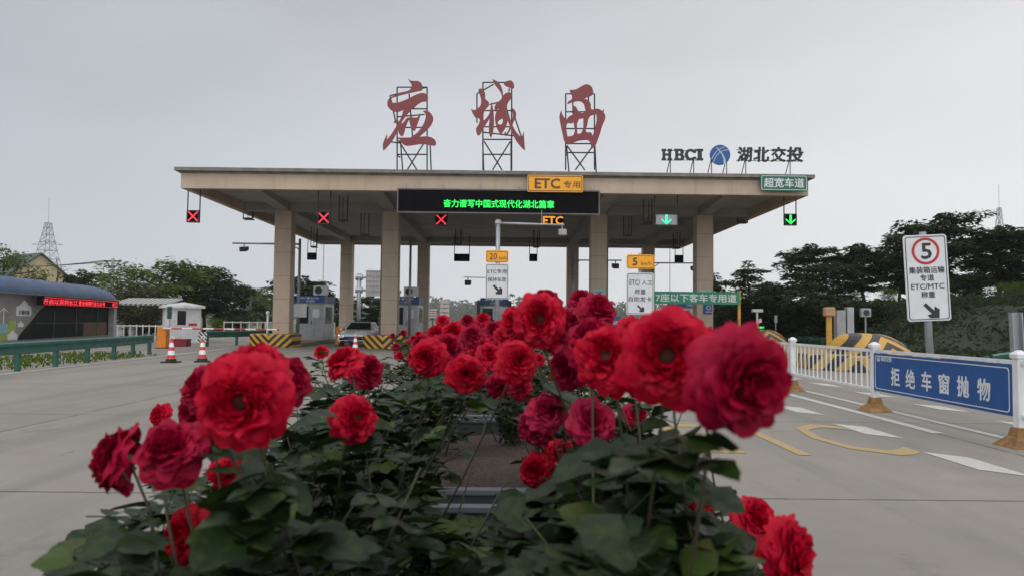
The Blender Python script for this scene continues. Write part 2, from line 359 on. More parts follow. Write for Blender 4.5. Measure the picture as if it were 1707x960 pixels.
# ------------------------------------------------------------------ road markings
def marking(name, polys, mat, z=.005):
    m = MB()
    for p in polys: m.quad(*[(x, y, z) for x, y in p])
    return tag(m.build(name, mat), kind='structure')
def dash(x, y0, y1, wd=.17, sk=.35): return [(x-wd, y0+sk), (x+wd, y0), (x+wd, y1-sk), (x-wd, y1)]
white = [[(5.93, 10.3), (6.1, 10.3), (6.1, 36), (5.93, 36)], [(6.62, 2), (6.76, 2), (6.76, 36), (6.62, 36)], [(-12.2, 3), (-12.05, 3), (-13.4, 36), (-13.55, 36)]]
for k in range(11): white.append(dash(5.1, 7.4+2.42*k, 8.8+2.42*k))
for k in range(10): white.append(dash(7.9, 8.0+2.42*k, 9.3+2.42*k))
marking('white_road_markings', white, m_white_paint)
mm = MB()
for s_, x0, x1, y0, y1 in (('E', 2.2, 2.78, 8.6, 11.0), ('T', 3.0, 3.85, 8.5, 11.0), ('C', 4.02, 4.9, 8.55, 11.1), ('专', 2.3, 3.3, 12.6, 15.4), ('用', 3.7, 4.7, 12.6, 15.4)):
    vf = text_vf(s_, x1-x0, y1-y0, (x0+x1)/2, (y0+y1)/2, 0, .001, .0)
    mm.add(vf, lambda p: (p[0], p[2], .005-p[1]))
tag(mm.build('yellow_road_lettering', m_yellow_paint), kind='structure')
# ------------------------------------------------------------------ toll canopy
COLX = (-12.05, -6.3, 4.9, 10.6); YF, YR = 40.0, 55.6
ZS = 7.34
cp = thing('toll_canopy', (0, 0, 0), 'wide beige toll plaza canopy on eight square columns', 'canopy')
X0, X1, Y0, Y1 = -14.5, 13.35, 32.6, 57.0
roof = MB(); roof.box(X0+.3, X1-.3, Y0+.3, Y1-.3, ZS+.32, ZS+.60).build('ceiling', m_soffit, cp)
fs = MB(); zt = ZS+.64
fs.box(X0, X1, Y0, Y0+.3, ZS-.17, zt); fs.box(X0, X1, Y1-.3, Y1, ZS-.17, zt); fs.box(X0, X0+.3, Y0+.3, Y1-.3, ZS-.17, zt); fs.box(X1-.3, X1, Y0+.3, Y1-.3, ZS-.17, zt)
fs.build('fascia', m_fascia, cp, bevel=.01)
cn = MB()
for (o_, za, zb) in ((.08, zt-.13, zt-.06), (.22, zt-.06, zt+.10)):
    cn.box(X0-o_, X1+o_, Y0-o_, Y0, za, zb); cn.box(X0-o_, X1+o_, Y1, Y1+o_, za, zb); cn.box(X0-o_, X0, Y0, Y1, za, zb); cn.box(X1, X1+o_, Y0, Y1, za, zb)
cn.build('cornice', m_cornice, cp, bevel=.01)
MB().box(X0+.003, X1-.003, Y0+.003, Y1-.003, zt+.003, zt+.06).build('roof', m_cornice, cp)
bm_ = MB(); bm_.box(X0+.3, X1-.3, YF-.35, YF+.35, ZS-.08, ZS+.32); bm_.box(X0+.3, X1-.3, YR-.3, YR+.3, ZS-.08, ZS+.32)
for x in COLX:
    bm_.hexa([(x-.42, Y0+.3, ZS+.22), (x+.42, Y0+.3, ZS+.22), (x-.3, YF-.35, ZS-.09), (x+.3, YF-.35, ZS-.09), (x-.42, Y0+.3, ZS+.33), (x+.42, Y0+.3, ZS+.33), (x-.3, YF-.35, ZS+.33), (x+.3, YF-.35, ZS+.33)])
    bm_.box(x-.3, x+.3, YF+.35, YR-.3, ZS-.06, ZS+.325)
bm_.build('roof_beams', m_soffit, cp, bevel=.01)
for i, x in enumerate(COLX):
    MB().box(x-.43, x+.43, YF-.43, YF+.43, .2, ZS-.08).build('column', m_stone, cp, bevel=.012)
    MB().box(x-.43, x+.43, YR-.43, YR+.43, .2, ZS-.08).build('column', m_stone, cp, bevel=.012)
    sx = -1 if x < 0 else 1
    MB().tube([(x+sx*.5, YF-.1, .2), (x+sx*.5, YF-.1, ZS-.1), (x+sx*.5, YF-.3, ZS+.1), (x+sx*.5, YF-.8, ZS+.25)], .055, 8).build('downpipe', m_stone if i == 0 else m_grey, cp, smooth=True)
m_poster = pm('pale_blue_poster', (.30, .50, .58), (.38, .52, .52), 3, .5)
for x, zc_ in ((4.9, 2.95), (10.6, 2.95)):
    n = MB().box(x-.3, x+.32, YF-.442, YF-.433, zc_-.35, zc_+.3).build('notice', m_poster, cp)
    tm = MB()
    for k, s_ in enumerate(('严禁行人横穿', '请在车内等候')): tm.add(text_vf(s_, .46, .08, x, zc_+.12-.16*k, YF-.443, .003, .01))
    tm.build('lettering', m_blue_sign, n)
n = MB().box(10.50, 10.98, YF-.444, YF-.434, 1.95, 2.5).build('notice', m_blue_sign, cp)
tm = MB(); tm.ring(circ(.12, 20, 10.8, 2.3), circ(.085, 20, 10.8, 2.3), YF-.45, YF-.445); tm.add(text_vf('监督电话', .36, .08, 10.8, 2.08, YF-.445, .003, .01)); tm.build('lettering', m_sign_white, n)
# ------------------------------------------------------------------ rooftop calligraphy letters
def trace(vs, ox, oy, sc): return [(ox+x/sc, oy+y/sc) for x, y in vs]
YL = 33.6
def bigletter(name, label, strokes, ox, oy, sc, cxpx, frame):
    base = at(cxpx, 279, YL); base.z = zt+.06
    t = thing(name, base, label, 'rooftop letter', 'red calligraphy letters along the canopy roof')
    def loc(px, py): p = at(px, py, YL); return (p.x-base.x, p.z-base.z)
    m = MB()
    for k, loops in enumerate(strokes):
        lp = [[loc(ox+x/sc, oy+y/sc) for x, y in l] for l in loops]
        m.add(outline_vf(lp, .05), lambda p, k=k: (p[0], p[1]-.12-.007*k, p[2]))
    m.build('character', m_red_letter, t, fix=False)
    f = MB()
    for (a, b, dy) in frame:
        p, q = loc(*a), loc(*b); f.tube([(p[0], dy, max(0, p[1])), (q[0], dy, max(0, q[1]))], .032, 4)
    f.build('support_frame', m_dark, t); return t
def lattice(l, r, top, rungs, gap=(3, 5)):
    F = [((l, top), (l, 284), 0), ((r, top), (r, 284), 0), ((l+gap[0], rungs[-2] if len(rungs) > 1 else top), (l+gap[1]+2, 284), .5), ((r+gap[0], rungs[-2]), (r+gap[1], 284), .5)]
    for y in rungs: F.append(((l, y), (r, y), 0))
    m_ = (l+r)/2; F += [((l+2, rungs[-2]+3), (m_+8, 284), .02), ((r-2, rungs[-2]+3), (m_-8, 284), -.02), ((l, top), (r, top), 0)]
    F += [((l, rungs[-1]), (l+gap[0]+1, rungs[-1]+3), .25)]
    return F
K1 = [[[(342, 72), (375, 95), (430, 97), (465, 115), (478, 145), (475, 182), (440, 192), (330, 216), (240, 240), (190, 258), (176, 280), (182, 303), (165, 340), (150, 310), (158, 272), (195, 242), (270, 210), (335, 193), (368, 170), (378, 140), (362, 110)]],
      [[(165, 300), (230, 303), (330, 270), (430, 222), (480, 210), (520, 225), (532, 258), (520, 285), (480, 292), (430, 320), (385, 357), (345, 350), (290, 372), (245, 388), (200, 378), (165, 352), (150, 318)]],
      [[(320, 350), (385, 352), (345, 402), (290, 475), (235, 588), (200, 652), (135, 730), (112, 750), (107, 700), (128, 635), (148, 595), (146, 648), (185, 600), (235, 520), (280, 440)]],
      [[(248, 475), (285, 497), (335, 445), (365, 440), (345, 475), (322, 530), (302, 600), (288, 616), (265, 600), (250, 560)]], [[(208, 488), (222, 470), (252, 468), (250, 490), (220, 492)]],
      [[(362, 445), (400, 442), (432, 440), (457, 400), (461, 410), (437, 490), (407, 572), (385, 552), (362, 500)]],
      [[(482, 380), (520, 378), (560, 405), (581, 450), (565, 505), (520, 560), (470, 605), (440, 628), (372, 625), (430, 585), (480, 520), (506, 460), (508, 412)]],
      [[(260, 635), (330, 632), (430, 625), (540, 622), (590, 645), (607, 675), (600, 702), (560, 702), (480, 690), (400, 700), (320, 704), (285, 680)]]]
bigletter('rooftop_letter', 'faded red brush-written character with a curled top, leftmost of the three on the roof', K1, 620, 120, 5.65, 688,
          lattice(662, 712, 146, (182, 213, 231, 258)) + [((650, 160), (712, 146), 0), ((650, 160), (660, 205), 0), ((682, 157), (688, 232), 0), ((662, 196), (708, 192), -.05), ((650, 237), (668, 239), 0)])
K2 = [[[(158, 180), (175, 168), (200, 180), (220, 215), (222, 265), (248, 290), (257, 315), (240, 345), (215, 372), (205, 425), (203, 470), (235, 440), (262, 395), (272, 345), (280, 288), (292, 345), (300, 400), (300, 540), (287, 600), (275, 634), (259, 600), (255, 520), (262, 450), (235, 490), (195, 555), (175, 595), (155, 608), (138, 580), (135, 545), (160, 500), (165, 450), (130, 440), (108, 410), (85, 360), (120, 370), (160, 345), (178, 320), (175, 240)]],
      [[(285, 78), (330, 100), (360, 130), (378, 170), (388, 232), (385, 262), (350, 350), (315, 366), (308, 340), (340, 295), (374, 262), (370, 215), (345, 175), (310, 130)]],
      [[(388, 235), (440, 205), (466, 215), (462, 260), (435, 300), (425, 345), (440, 400), (465, 480), (500, 560), (560, 632), (581, 570), (594, 751), (560, 720), (500, 640), (465, 560), (432, 470), (418, 520), (390, 570), (367, 600), (345, 570), (318, 500), (312, 440), (322, 392), (352, 350), (378, 290)], [(338, 487), (380, 448), (386, 465), (374, 502), (350, 505)]],
      [[(468, 348), (500, 375), (511, 420), (495, 465), (470, 520), (445, 580), (415, 620), (402, 600), (402, 572), (422, 588), (450, 530), (475, 455), (478, 400)]],
      [[(395, 122), (425, 100), (468, 98), (491, 140), (488, 166), (455, 160), (415, 146)]], [[(438, 172), (450, 160), (452, 190), (440, 206)]]]
bigletter('rooftop_letter', 'faded red brush-written character of many crossing strokes, middle one on the roof', K2, 770, 120, 5.65, 829,
          lattice(805, 853, 138, (185, 212, 233, 258), (-1, -1)) + [((795, 157), (795, 205), 0), ((795, 157), (823, 141), 0), ((816, 175), (850, 166), 0), ((805, 221), (865, 228), 0), ((853, 180), (870, 232), 0)])
K3 = [[[(175, 132), (235, 128), (300, 92), (345, 76), (385, 92), (407, 135), (403, 180), (370, 198), (318, 218), (350, 230), (385, 270), (393, 325), (440, 318), (490, 335), (525, 375), (531, 410), (500, 490), (480, 560), (455, 630), (430, 690), (400, 715), (385, 680), (370, 640), (310, 632), (240, 645), (160, 675), (130, 655), (105, 570), (80, 450), (73, 395), (92, 330), (100, 370), (140, 432), (165, 400), (215, 365), (202, 310), (215, 290), (250, 320), (265, 350), (325, 355), (325, 300), (310, 265), (280, 245), (220, 250), (150, 275), (160, 250), (195, 225), (200, 200), (185, 160)],
       [(152, 465), (190, 465), (215, 455), (215, 578), (155, 597)], [(268, 425), (312, 415), (290, 560), (252, 570)], [(378, 395), (440, 374), (445, 420), (430, 500), (405, 590), (385, 555), (342, 552), (352, 480)]],
      [[(498, 352), (512, 325), (516, 330), (509, 356)]]]
bigletter('rooftop_letter', 'faded red brush-written boxy character with three openings, rightmost of the three on the roof', K3, 920, 130, 6.0, 966,
          lattice(943, 991, 157, (187, 215, 240, 255)) + [((955, 157), (955, 190), 0), ((981, 160), (981, 190), 0)])
# company sign on roof
base = at(1220, 284, 33.4); base.z = zt+.06
t = thing('rooftop_sign', base, 'low black rooftop lettering with a blue globe disc at the right end of the canopy', 'sign')
def lc(px, py): p = at(px, py, 33.4); return p.x-base.x, p.z-base.z
def letter_polys(ch):
    if ch == 'H': return [[[(0, 0), (.42, 0), (.42, .2), (.34, .2), (.34, .42), (.66, .42), (.66, .2), (.58, .2), (.58, 0), (1, 0), (1, .2), (.92, .2), (.92, .8), (1, .8), (1, 1), (.58, 1), (.58, .8), (.66, .8), (.66, .6), (.34, .6), (.34, .8), (.42, .8), (.42, 1), (0, 1), (0, .8), (.08, .8), (.08, .2), (0, .2)]]]
    if ch == 'I': return [[[(0, 0), (1, 0), (1, .2), (.8, .2), (.8, .8), (1, .8), (1, 1), (0, 1), (0, .8), (.2, .8), (.2, .2), (0, .2)]]]
    if ch == 'B': return [[[(0, 0), (.7, 0), (.9, .06), (1, .25), (.96, .42), (.82, .52), (.92, .62), (.95, .78), (.85, .94), (.68, 1), (0, 1), (0, .82), (.1, .82), (.1, .18), (0, .18)], [(.38, .18), (.6, .18), (.68, .3), (.6, .43), (.38, .43)], [(.38, .6), (.58, .6), (.64, .71), (.58, .82), (.38, .82)]]]
    o = [(.5+.52*cos(R(a)), .5+.5*sin(R(a))) for a in range(48, 316, 12)]; i = [(.52+.26*cos(R(a)), .5+.3*sin(R(a))) for a in range(312, 44, -12)]
    return [[[(1, .98), (.88, .98), (.84, .9)]+o+[(1, .12), (1, .32), (.78, .32)]+i+[(.78, .66), (1, .66)]]]
fm = MB()
for ch, x0, x1 in (('H', 1103, 1120), ('B', 1124, 1141), ('C', 1142, 1160), ('I', 1161, 1172)):
    m = MB(); (ax, az), (bx, bz) = lc(x0, 268), lc(x1, 249)
    for loops in letter_polys(ch):
        cu = bpy.data.curves.new('c', 'CURVE'); cu.dimensions = '2D'; cu.fill_mode = 'BOTH'; cu.extrude = .04
        for lp in loops:
            sp_ = cu.splines.new('POLY'); sp_.points.add(len(lp)-1); sp_.use_cyclic_u = True
            for q, p in zip(sp_.points, lp): q.co = (ax+(bx-ax)*p[0], az+(bz-az)*p[1], 0, 1)
        v, f = curve_vf(cu); m.add(([(p[0], -p[2], p[1]) for p in v], f))
    m.build('letter', m_black_ink, t)
(gx, gz) = lc(1200, 259); gr = 17/1233*33.4
MB().prism(circ(gr, 40, gx, gz), -.06, .04).build('globe_disc', m_blue_logo, t)
lm = MB()
def ribbon(pts, w0, w1, y=-.066):
    P = []
    for k, (x, z) in enumerate(pts):
        a = Vector(pts[max(0, k-1)]); b = Vector(pts[min(len(pts)-1, k+1)]); d = (b-a).normalized(); nn = Vector((-d.y, d.x)); wv = w0+(w1-w0)*k/(len(pts)-1)
        P += [(gx+gr*(x+nn.x*wv), y, gz+gr*(z+nn.y*wv)), (gx+gr*(x-nn.x*wv), y, gz+gr*(z-nn.y*wv))]
    lm.grid(P, len(pts), 2)
ribbon([(-.85, -.45), (-.65, -.05), (-.35, .35), (0, .6), (.35, .78), (.5, .8)], .03, .03)
ribbon([(-.65, -.7), (-.45, -.2), (-.1, .2), (.3, .42), (.65, .5), (.85, .48)], .03, .03, -.068)
ribbon([(-.4, .75), (-.1, .45), (.2, .05), (.4, -.4), (.45, -.9)], .03, .11, -.07)
lm.build('logo_lines', pm('pale_logo_line', (.5, .6, .62), None, 3, .5), t)
for s_, x0, x1 in (('湖', 1228, 1252), ('北', 1255, 1281), ('交', 1284, 1309), ('投', 1310, 1338)):
    m = MB(); (ax, az), (bx, bz) = lc(x0, 270.5), lc(x1, 245.5)
    m.add(text_vf(s_, bx-ax, bz-az, (ax+bx)/2, (az+bz)/2, .04, .08, .028), lambda p: (p[0]+(p[2]-.5)*.06, p[1], p[2])); m.build('letter', m_black_ink, t)
for (a, b) in (((1103, 251), (1172, 251)), ((1103, 267), (1172, 267)), ((1228, 250), (1338, 251)), ((1228, 267.5), (1338, 269))):
    p, q = lc(*a), lc(*b); fm.tube([(p[0], .06, p[1]), (q[0], .06, q[1])], .016, 4)
for px in (1118, 1157, 1187, 1212, 1244, 1318):
    p = lc(px, 262); fm.tube([(p[0], .07, p[1]), (p[0], .07, 0)], .022, 4); fm.tube([(p[0], .07, p[1]), (p[0]-.14, .5, 0)], .022, 4)
for px in (1264, 1275, 1290): p = lc(px, 250); q = lc(px, 268); fm.tube([(p[0], .06, p[1]), (q[0], .06, q[1])], .014, 4)
fm.build('support_frame', m_dark, t)
def cable(pts, r, mat, parent, name='cable'):
    m = MB(); m.tube(pts, r, 5); return m.build(name, mat, parent, smooth=True)
# ------------------------------------------------------------------ signs on the fascia and the message board
def plate_sign(name, px0, px1, py0, py1, D, label, bgm, inkm, rows, poles=None, border=.012, depth=.05, cat='sign', bordm=None):
    a, b = at(px0, py1, D), at(px1, py0, D); cx, cz = (a.x+b.x)/2, (a.z+b.z)/2; w_, h_ = b.x-a.x, b.z-a.z
    t = thing(name, (cx, D, cz), label, cat)
    MB().prism(rr(w_, h_, min(w_, h_)*.09), 0, depth).build('panel', bgm, t)
    q = min(w_, h_)*.05
    MB().ring(rr(w_-2*q, h_-2*q, min(w_, h_)*.07), rr(w_-2*q-2*border, h_-2*q-2*border, min(w_, h_)*.06), -.006, -.001).build('border', bordm or inkm, t)
    for (s_, rx, rz, rw, rh, bo) in rows: text(s_, rw*w_, rh*h_, inkm, t, rx*w_, rz*h_, -.001, bo, .006)
    return t, w_, h_
plate_sign('lane_sign', 879, 972, 293, 320, 32.32, 'orange plate reading ETC 专用 on the canopy edge', m_yel, m_brown_ink,
           [('ETC', -.14, .0, .46, .62, .03), ('专用', .30, -.05, .30, .42, .01)], border=.03)
plate_sign('lane_sign', 1268, 1346, 292.5, 318, 32.32, 'green plate reading 超宽车道 at the right corner of the canopy edge', m_green_sign, m_sign_white,
           [('超宽车道', 0, 0, .86, .62, .02)], border=.025)
g_led = em('green_led', (.02, 1.0, .12), 1.3); r_led = em('red_led', (1.0, .03, .05), 1.2); a_led = em('amber_led', (1.0, .40, .06), .9); c_led = em('cyan_green_led', (.03, 1.0, .55), 1.2)
a, b = at(665, 356, 32.9), at(997, 322, 32.9)
t = thing('message_board', ((a.x+b.x)/2, 32.45, (a.z+b.z)/2), 'long black LED board with green scrolling characters under the canopy edge', 'LED board')
w_, h_ = b.x-a.x, b.z-a.z
MB().box(-w_/2, w_/2, 0, .28, -h_/2, h_/2).build('housing', m_screen, t, bevel=.01)
MB().ring([(-w_/2-.03, -h_/2-.03), (w_/2+.03, -h_/2-.03), (w_/2+.03, h_/2+.03), (-w_/2-.03, h_/2+.03)], [(-w_/2+.03, -h_/2+.03), (w_/2-.03, -h_/2+.03), (w_/2-.03, h_/2-.03), (-w_/2+.03, h_/2-.03)], -.005, .05).build('frame', pm('dull_frame', (.12, .11, .11), None, 3, .6), t)
gw = (at(924, 340, 32.4)-at(739, 340, 32.4)); tx = at(831.5, 340, 32.4)
text('奋力谱写中国式现代化湖北篇章', gw.x, .36, g_led, t, tx.x-t.location.x, tx.z-t.location.z, -.003, .015, .006)
hm = MB()
for k in range(6): x = -w_/2+.3+k*(w_-.6)/5; hm.box(x-.04, x+.04, .05, .1, h_/2, h_/2+.25)
hm.build('hanger', m_grey, t)
# ------------------------------------------------------------------ lane signals hanging from canopy front
def signal(px0, px1, py0, py1, D, label, kind, twin=True):
    a, b = at(px0, py1, D), at(px1, py0, D); cx, cz, w_, h_ = (a.x+b.x)/2, (a.z+b.z)/2, b.x-a.x, b.z-a.z
    t = thing('lane_signal', (cx, D, cz), label, 'lane signal', 'lane signals hanging under the canopy front')
    hb = MB().box(-w_/2, w_/2, 0, .14, -h_/2, h_/2).build('housing', m_screen if kind != 'wide' else m_grey, t, bevel=.01)
    MB().ring([(-w_/2, -h_/2), (w_/2, -h_/2), (w_/2, h_/2), (-w_/2, h_/2)], [(-w_/2+.04, -h_/2+.04), (w_/2-.04, -h_/2+.04), (w_/2-.04, h_/2-.04), (-w_/2+.04, h_/2-.04)], -.03, .001).build('rim', m_dark, t)
    topz = ZS+.3-cz
    m = MB()
    for sx in (-1, 1):
        m.tube([(sx*w_*.5, .07, -h_*.1), (sx*w_*.5, .07, topz)], .028, 5)
        m.box(sx*w_*.5-.1, sx*w_*.5+.1, -.03, .17, topz-.01, topz+.012)
    m.build('hanger', m_dark, t)
    m = MB(); s_ = min(w_, h_)*.40
    if kind == 'x':
        for sx in (-1, 1):
            m.prism([(-s_*sx-.045, -s_), (-s_*sx+.045, -s_), (s_*sx+.045, s_), (s_*sx-.045, s_)][::1 if sx > 0 else 1], -.004-.002*sx, -.001-.002*sx+.0005)
        m.build('cross', r_led, t)
    elif kind == 'etc':
        m.add(text_vf('ETC', w_*.9, h_*.8, 0, 0, -.004, .006, .03)); m.build('lettering', a_led, t)
    else:
        u = h_*.42
        m.prism([(-.05, -u*.5), (.05, -u*.5), (.05, u), (-.05, u)], -.006, -.001)
        m.prism([(0, -u), (.30*u/.3, -u*.1), (.30*u/.3, u*.2), (0, -u*.62), (-.30*u/.3, u*.2), (-.30*u/.3, -u*.1)], -.008, -.003); m.build('arrow', g_led if kind == 'arrow' else c_led, t)
    return t
signal(311, 332, 351, 371, 33.3, 'red cross signal hanging clear of the columns at the far left canopy corner', 'x')
signal(529, 550, 353, 374, 33.3, 'red cross signal between the first two front columns', 'x')
signal(725, 746, 357, 376, 33.8, 'red cross signal right under the left half of the message board', 'x')
signal(903, 941, 359, 377, 33.8, 'amber signal spelling ETC under the message board', 'etc')
signal(1092, 1130, 357, 376, 33.3, 'pale wide signal with a cyan downward arrow between the two right columns', 'wide')
signal(1308, 1328, 357, 376, 33.3, 'green downward arrow signal hanging at the right canopy corner', 'arrow')
# lights on U-shaped hangers, and backs of lane displays farther in
def hanger_lamp(px, py, D, wd, box, label):
    p = at(px, py, D); t = thing('hanging_lamp' if not box else 'hanging_display', p, label, 'hanging lamp' if not box else 'hanging display', 'empty hanger frames and lamps under the canopy' if not box else 'black display boxes hanging at the canopy rear')
    top = ZS+.3-p.z; m = MB()
    for sx in (-1, 1):
        m.tube([(sx*wd/2, 0, 0), (sx*wd/2, 0, top)], .03, 5)
        if not box: m.tube([(sx*wd/2*.6, .45, .06), (sx*wd/2*.6, .45, top)], .022, 5); m.tube([(sx*wd/2, 0, 0), (sx*wd/2*.6, .45, .06)], .022, 5)
    m.tube([(-wd/2, 0, 0), (wd/2, 0, 0)], .03, 5); m.build('hanger', m_dark, t)
    if box: MB().box(-wd/2-.02, wd/2+.02, -.09, .12, -box, 0).build('housing', m_screen, t, bevel=.01)
    else: MB().box(-wd/2, wd/2, -.1, .4, -.07, -.02).build('lamp_body', m_dark, t)
for px, py, D, wd, bx, lb in ((413, 364, 40.5, .5, 0, 'dark hanger frame outside the left front column'), (572, 367, 37, .42, 0, 'short dark hanger frame beside the second red cross'), (608, 391, 42, .45, 0, 'long dark hanger frame left of the second front column'),
        (523, 411, 50, .4, 0, 'dark hanger frame nested behind the left display box'), (764, 407, 50, .4, 0, 'dark hanger frame seen under the message board, left one'), (894, 411, 50, .4, 0, 'dark hanger frame seen under the message board, right one'),
        (1046, 392, 42, .45, 0, 'long dark hanger frame right of the third front column'), (1080, 371, 37, .42, 0, 'short dark hanger frame left of the cyan arrow'), (1128, 413, 50, .45, 0, 'dark hanger frame in front of the right display box'), (1238, 370, 40.5, .55, 0, 'dark hanger frame outside the right front column'),
        (520, 422, 54, .62, .5, 'black display box near the left rear column'), (770, 424, 54, 1.1, .52, 'widest black display box, left of the tall pole'), (889, 424, 54, .55, .52, 'narrow black display box right of the tall pole'), (1132, 426, 54, .58, .5, 'black display box by the right front column')):
    hanger_lamp(px, py, D, wd, bx, lb)
# ------------------------------------------------------------------ islands, crash hoods, booths
m_chev = stripes('yellow_black_chevron', -1, .0, 1, True, (.62, .33, .03), (.022, .022, .024), 2.6)
m_chev2 = stripes('yellow_black_arch_chevron', 1, .35, 1, True, (.48, .26, .035), (.022, .022, .024), 1.75)
m_curb = stripes('yellow_black_kerb', .55, 1, .5, False, (.50, .31, .06), (.03, .028, .026), 2.4)
ISL = (-12.1, -6.3, -.7, 4.9, 10.6, 15.0)
hood0 = None
where = ('leftmost lane', 'second lane from the left, by the white car', 'ETC lane in the middle', 'third column, behind the roses', 'right front column', 'outer right lane')
for i, x in enumerate(ISL):
    ys = 39.6 if i < 5 else 44.0
    t = thing('toll_island', (x, ys, 0), 'kerbed island with striped edge at the '+where[i], 'island', 'kerbed islands between the toll lanes')
    MB().box(-1.05, 1.05, 0, 19, .0, .2).build('kerb', m_curb, t, bevel=.02)
    MB().box(-.93, .93, .1, 18.9, .2, .204).build('deck', m_conc, t)
def hood_mesh(mat):
    m = MB(); prof = []
    nsec = 14; outl = []
    for k in range(nsec+1):
        a = pi*k/nsec; outl.append((-1.12*cos(a)*1.0, -.45*sin(a)**.8))
    outl = outl+[(1.12, 1.6), (-1.12, 1.6)]
    zs = [(0, .95), (.1, .97), (.5, 1.0), (.62, 1.0), (.68, .96)]
    n = len(outl); b = 0
    for z, s_ in zs: m.v += [(x*s_, y*s_+(.0), z) for x, y in outl]
    for i in range(len(zs)-1):
        for k in range(n): m.f.append((i*n+k, i*n+(k+1) % n, (i+1)*n+(k+1) % n, (i+1)*n+k))
    m.f.append(tuple((len(zs)-1)*n+k for k in range(n))); return m
for i, x in enumerate(ISL[:5]):
    t = thing('crash_hood', (x-.0, 38.2, 0), 'black and yellow chevron crash hood before the '+('left front column', 'second front column', 'middle toll booth', 'third front column', 'right front column')[i], 'crash barrier', 'striped crash hoods at the island heads')
    hood_mesh(m_chev).build('hood', m_chev, t, bevel=.02)
def arch_hood(x, y, wd, ht, ln, label, rz=0):
    t = thing('crash_hood', (x, y, 0), label, 'crash barrier', 'striped crash hoods at the island heads', rz)
    m = MB(); nu, nv = 10, 15; P = []
    for i in range(nu):
        u = i/(nu-1); s_ = sin(min(1, u*1.6+.12)*pi/2)**.6
        for j in range(nv):
            a = pi*j/(nv-1); P.append((-cos(a)*wd/2*(.8+.2*s_)*abs(cos(a))**-.15 if abs(cos(a)) > .05 else -cos(a)*wd/2, u*ln, (sin(a)**.75)*ht*s_))
    m.grid(P, nu, nv); n0 = len(m.v)
    m.f.append(tuple(range(nv))[::1]); m.f.append(tuple(range((nu-1)*nv, nu*nv)))
    m.build('hood', m_chev2, t, smooth=False, fix=True); return t
arch_hood(15.0, 41.6, 2.3, 1.15, 2.6, 'rounded striped crash hood half hidden behind the largest rose')
arch_hood(12.4, 23.4, 2.1, 1.2, 2.5, 'large rounded striped crash hood behind the white railing', R(6))
t = thing('toll_island', (12.3, 23.0, 0), 'low island with upright yellow and black edge blocks behind the railing', 'island')
MB().prismz([(-2.2, 2.6), (-2.3, 1.5), (-1.3, .1), (1.3, .1), (1.5, 12), (-2.4, 12)], 0, .5).build('kerb', m_curb, t, bevel=.03)
# toll booths
def booth(loc, label):
    t = thing('toll_booth', loc, label, 'toll booth', 'steel toll booths on the islands')
    MB().box(-.8, .8, 0, 2.6, 0, 2.2).build('wall', m_steelb, t, bevel=.02)
    f = MB().box(-.84, .84, -.04, 2.64, 2.2, 2.62).build('sign_band', m_blue_sign, t, bevel=.01)
    b = MB(); b.add(text_vf('HBCI', .36, .09, -.42, 2.5, -.041, .004, .015)); b.add(text_vf('湖北交投', .5, .11, .25, 2.5, -.041, .004, .012)); b.add(text_vf('应城西', .5, .13, 0, 2.32, -.041, .004, .012)); b.prism(circ(.07, 16, -.12, 2.5), -.046, -.041); b.build('lettering', m_sign_white, f)
    MB().box(-.84, .84, -.045, 0, 2.12, 2.197).build('trim', pm('green_trim', (.25, .32, .16), None, 3, .5), t)
    wn = MB().box(-.7, -.1, -.012, 0.0, 1.0, 2.0).build('window', m_glass, t)
    MB().ring([(-.74, .96), (-.06, .96), (-.06, 2.04), (-.74, 2.04)], [(-.7, 1.0), (-.1, 1.0), (-.1, 2.0), (-.7, 2.0)], -.02, 0).build('frame', m_grey, wn)
    dr = MB().box(.0, .7, -.015, 0, .05, 2.0).build('door', m_steelb, t); MB().box(.08, .12, -.06, -.015, .95, 1.15).build('handle', m_dark, dr)
    MB().prism(rr(.4, .5, .05, 5, .35, 1.6), -.025, -.015).build('notice', m_sign_white, t)
    sw = MB().box(.8, .812, .5, 2.1, 1.0, 2.0).build('window', m_glass, t)
    return t
b0 = booth((-11.65, 43.9, .2), 'steel toll booth with blue band behind the left front column')
bl = ('steel toll booth with blue band behind the second front column', 'toll booth in the middle, behind the tall sign pole', 'toll booth behind the third front column and the roses', 'toll booth behind the green banner')
for x, lb in zip((-6.05, -.75, 5.2, 10.9), bl): dup(b0, (x, 43.9, .2), lb)
def ac(loc, label):
    t = thing('air_conditioner', loc, label, 'air conditioner', 'air conditioner units on booth roofs')
    MB().box(-.42, .42, 0, .3, .06, .62).build('casing', m_white, t, bevel=.015)
    MB().prism(circ(.22, 24, -.12, .34), -.012, -.002).build('fan_grille', m_dark, t)
    fb = MB(); fb.box(-.35, -.3, 0, .3, 0, .06); fb.box(.3, .35, 0, .3, 0, .06); fb.build('foot', m_grey, t); return t
a0 = ac((-11.15, 44.2, 2.82), 'white air conditioner on the left booth roof')
dup(a0, (-5.75, 44.2, 2.82), 'white air conditioner on the booth behind the second column'); dup(a0, (5.4, 44.2, 2.82), 'white air conditioner on the booth behind the third column')
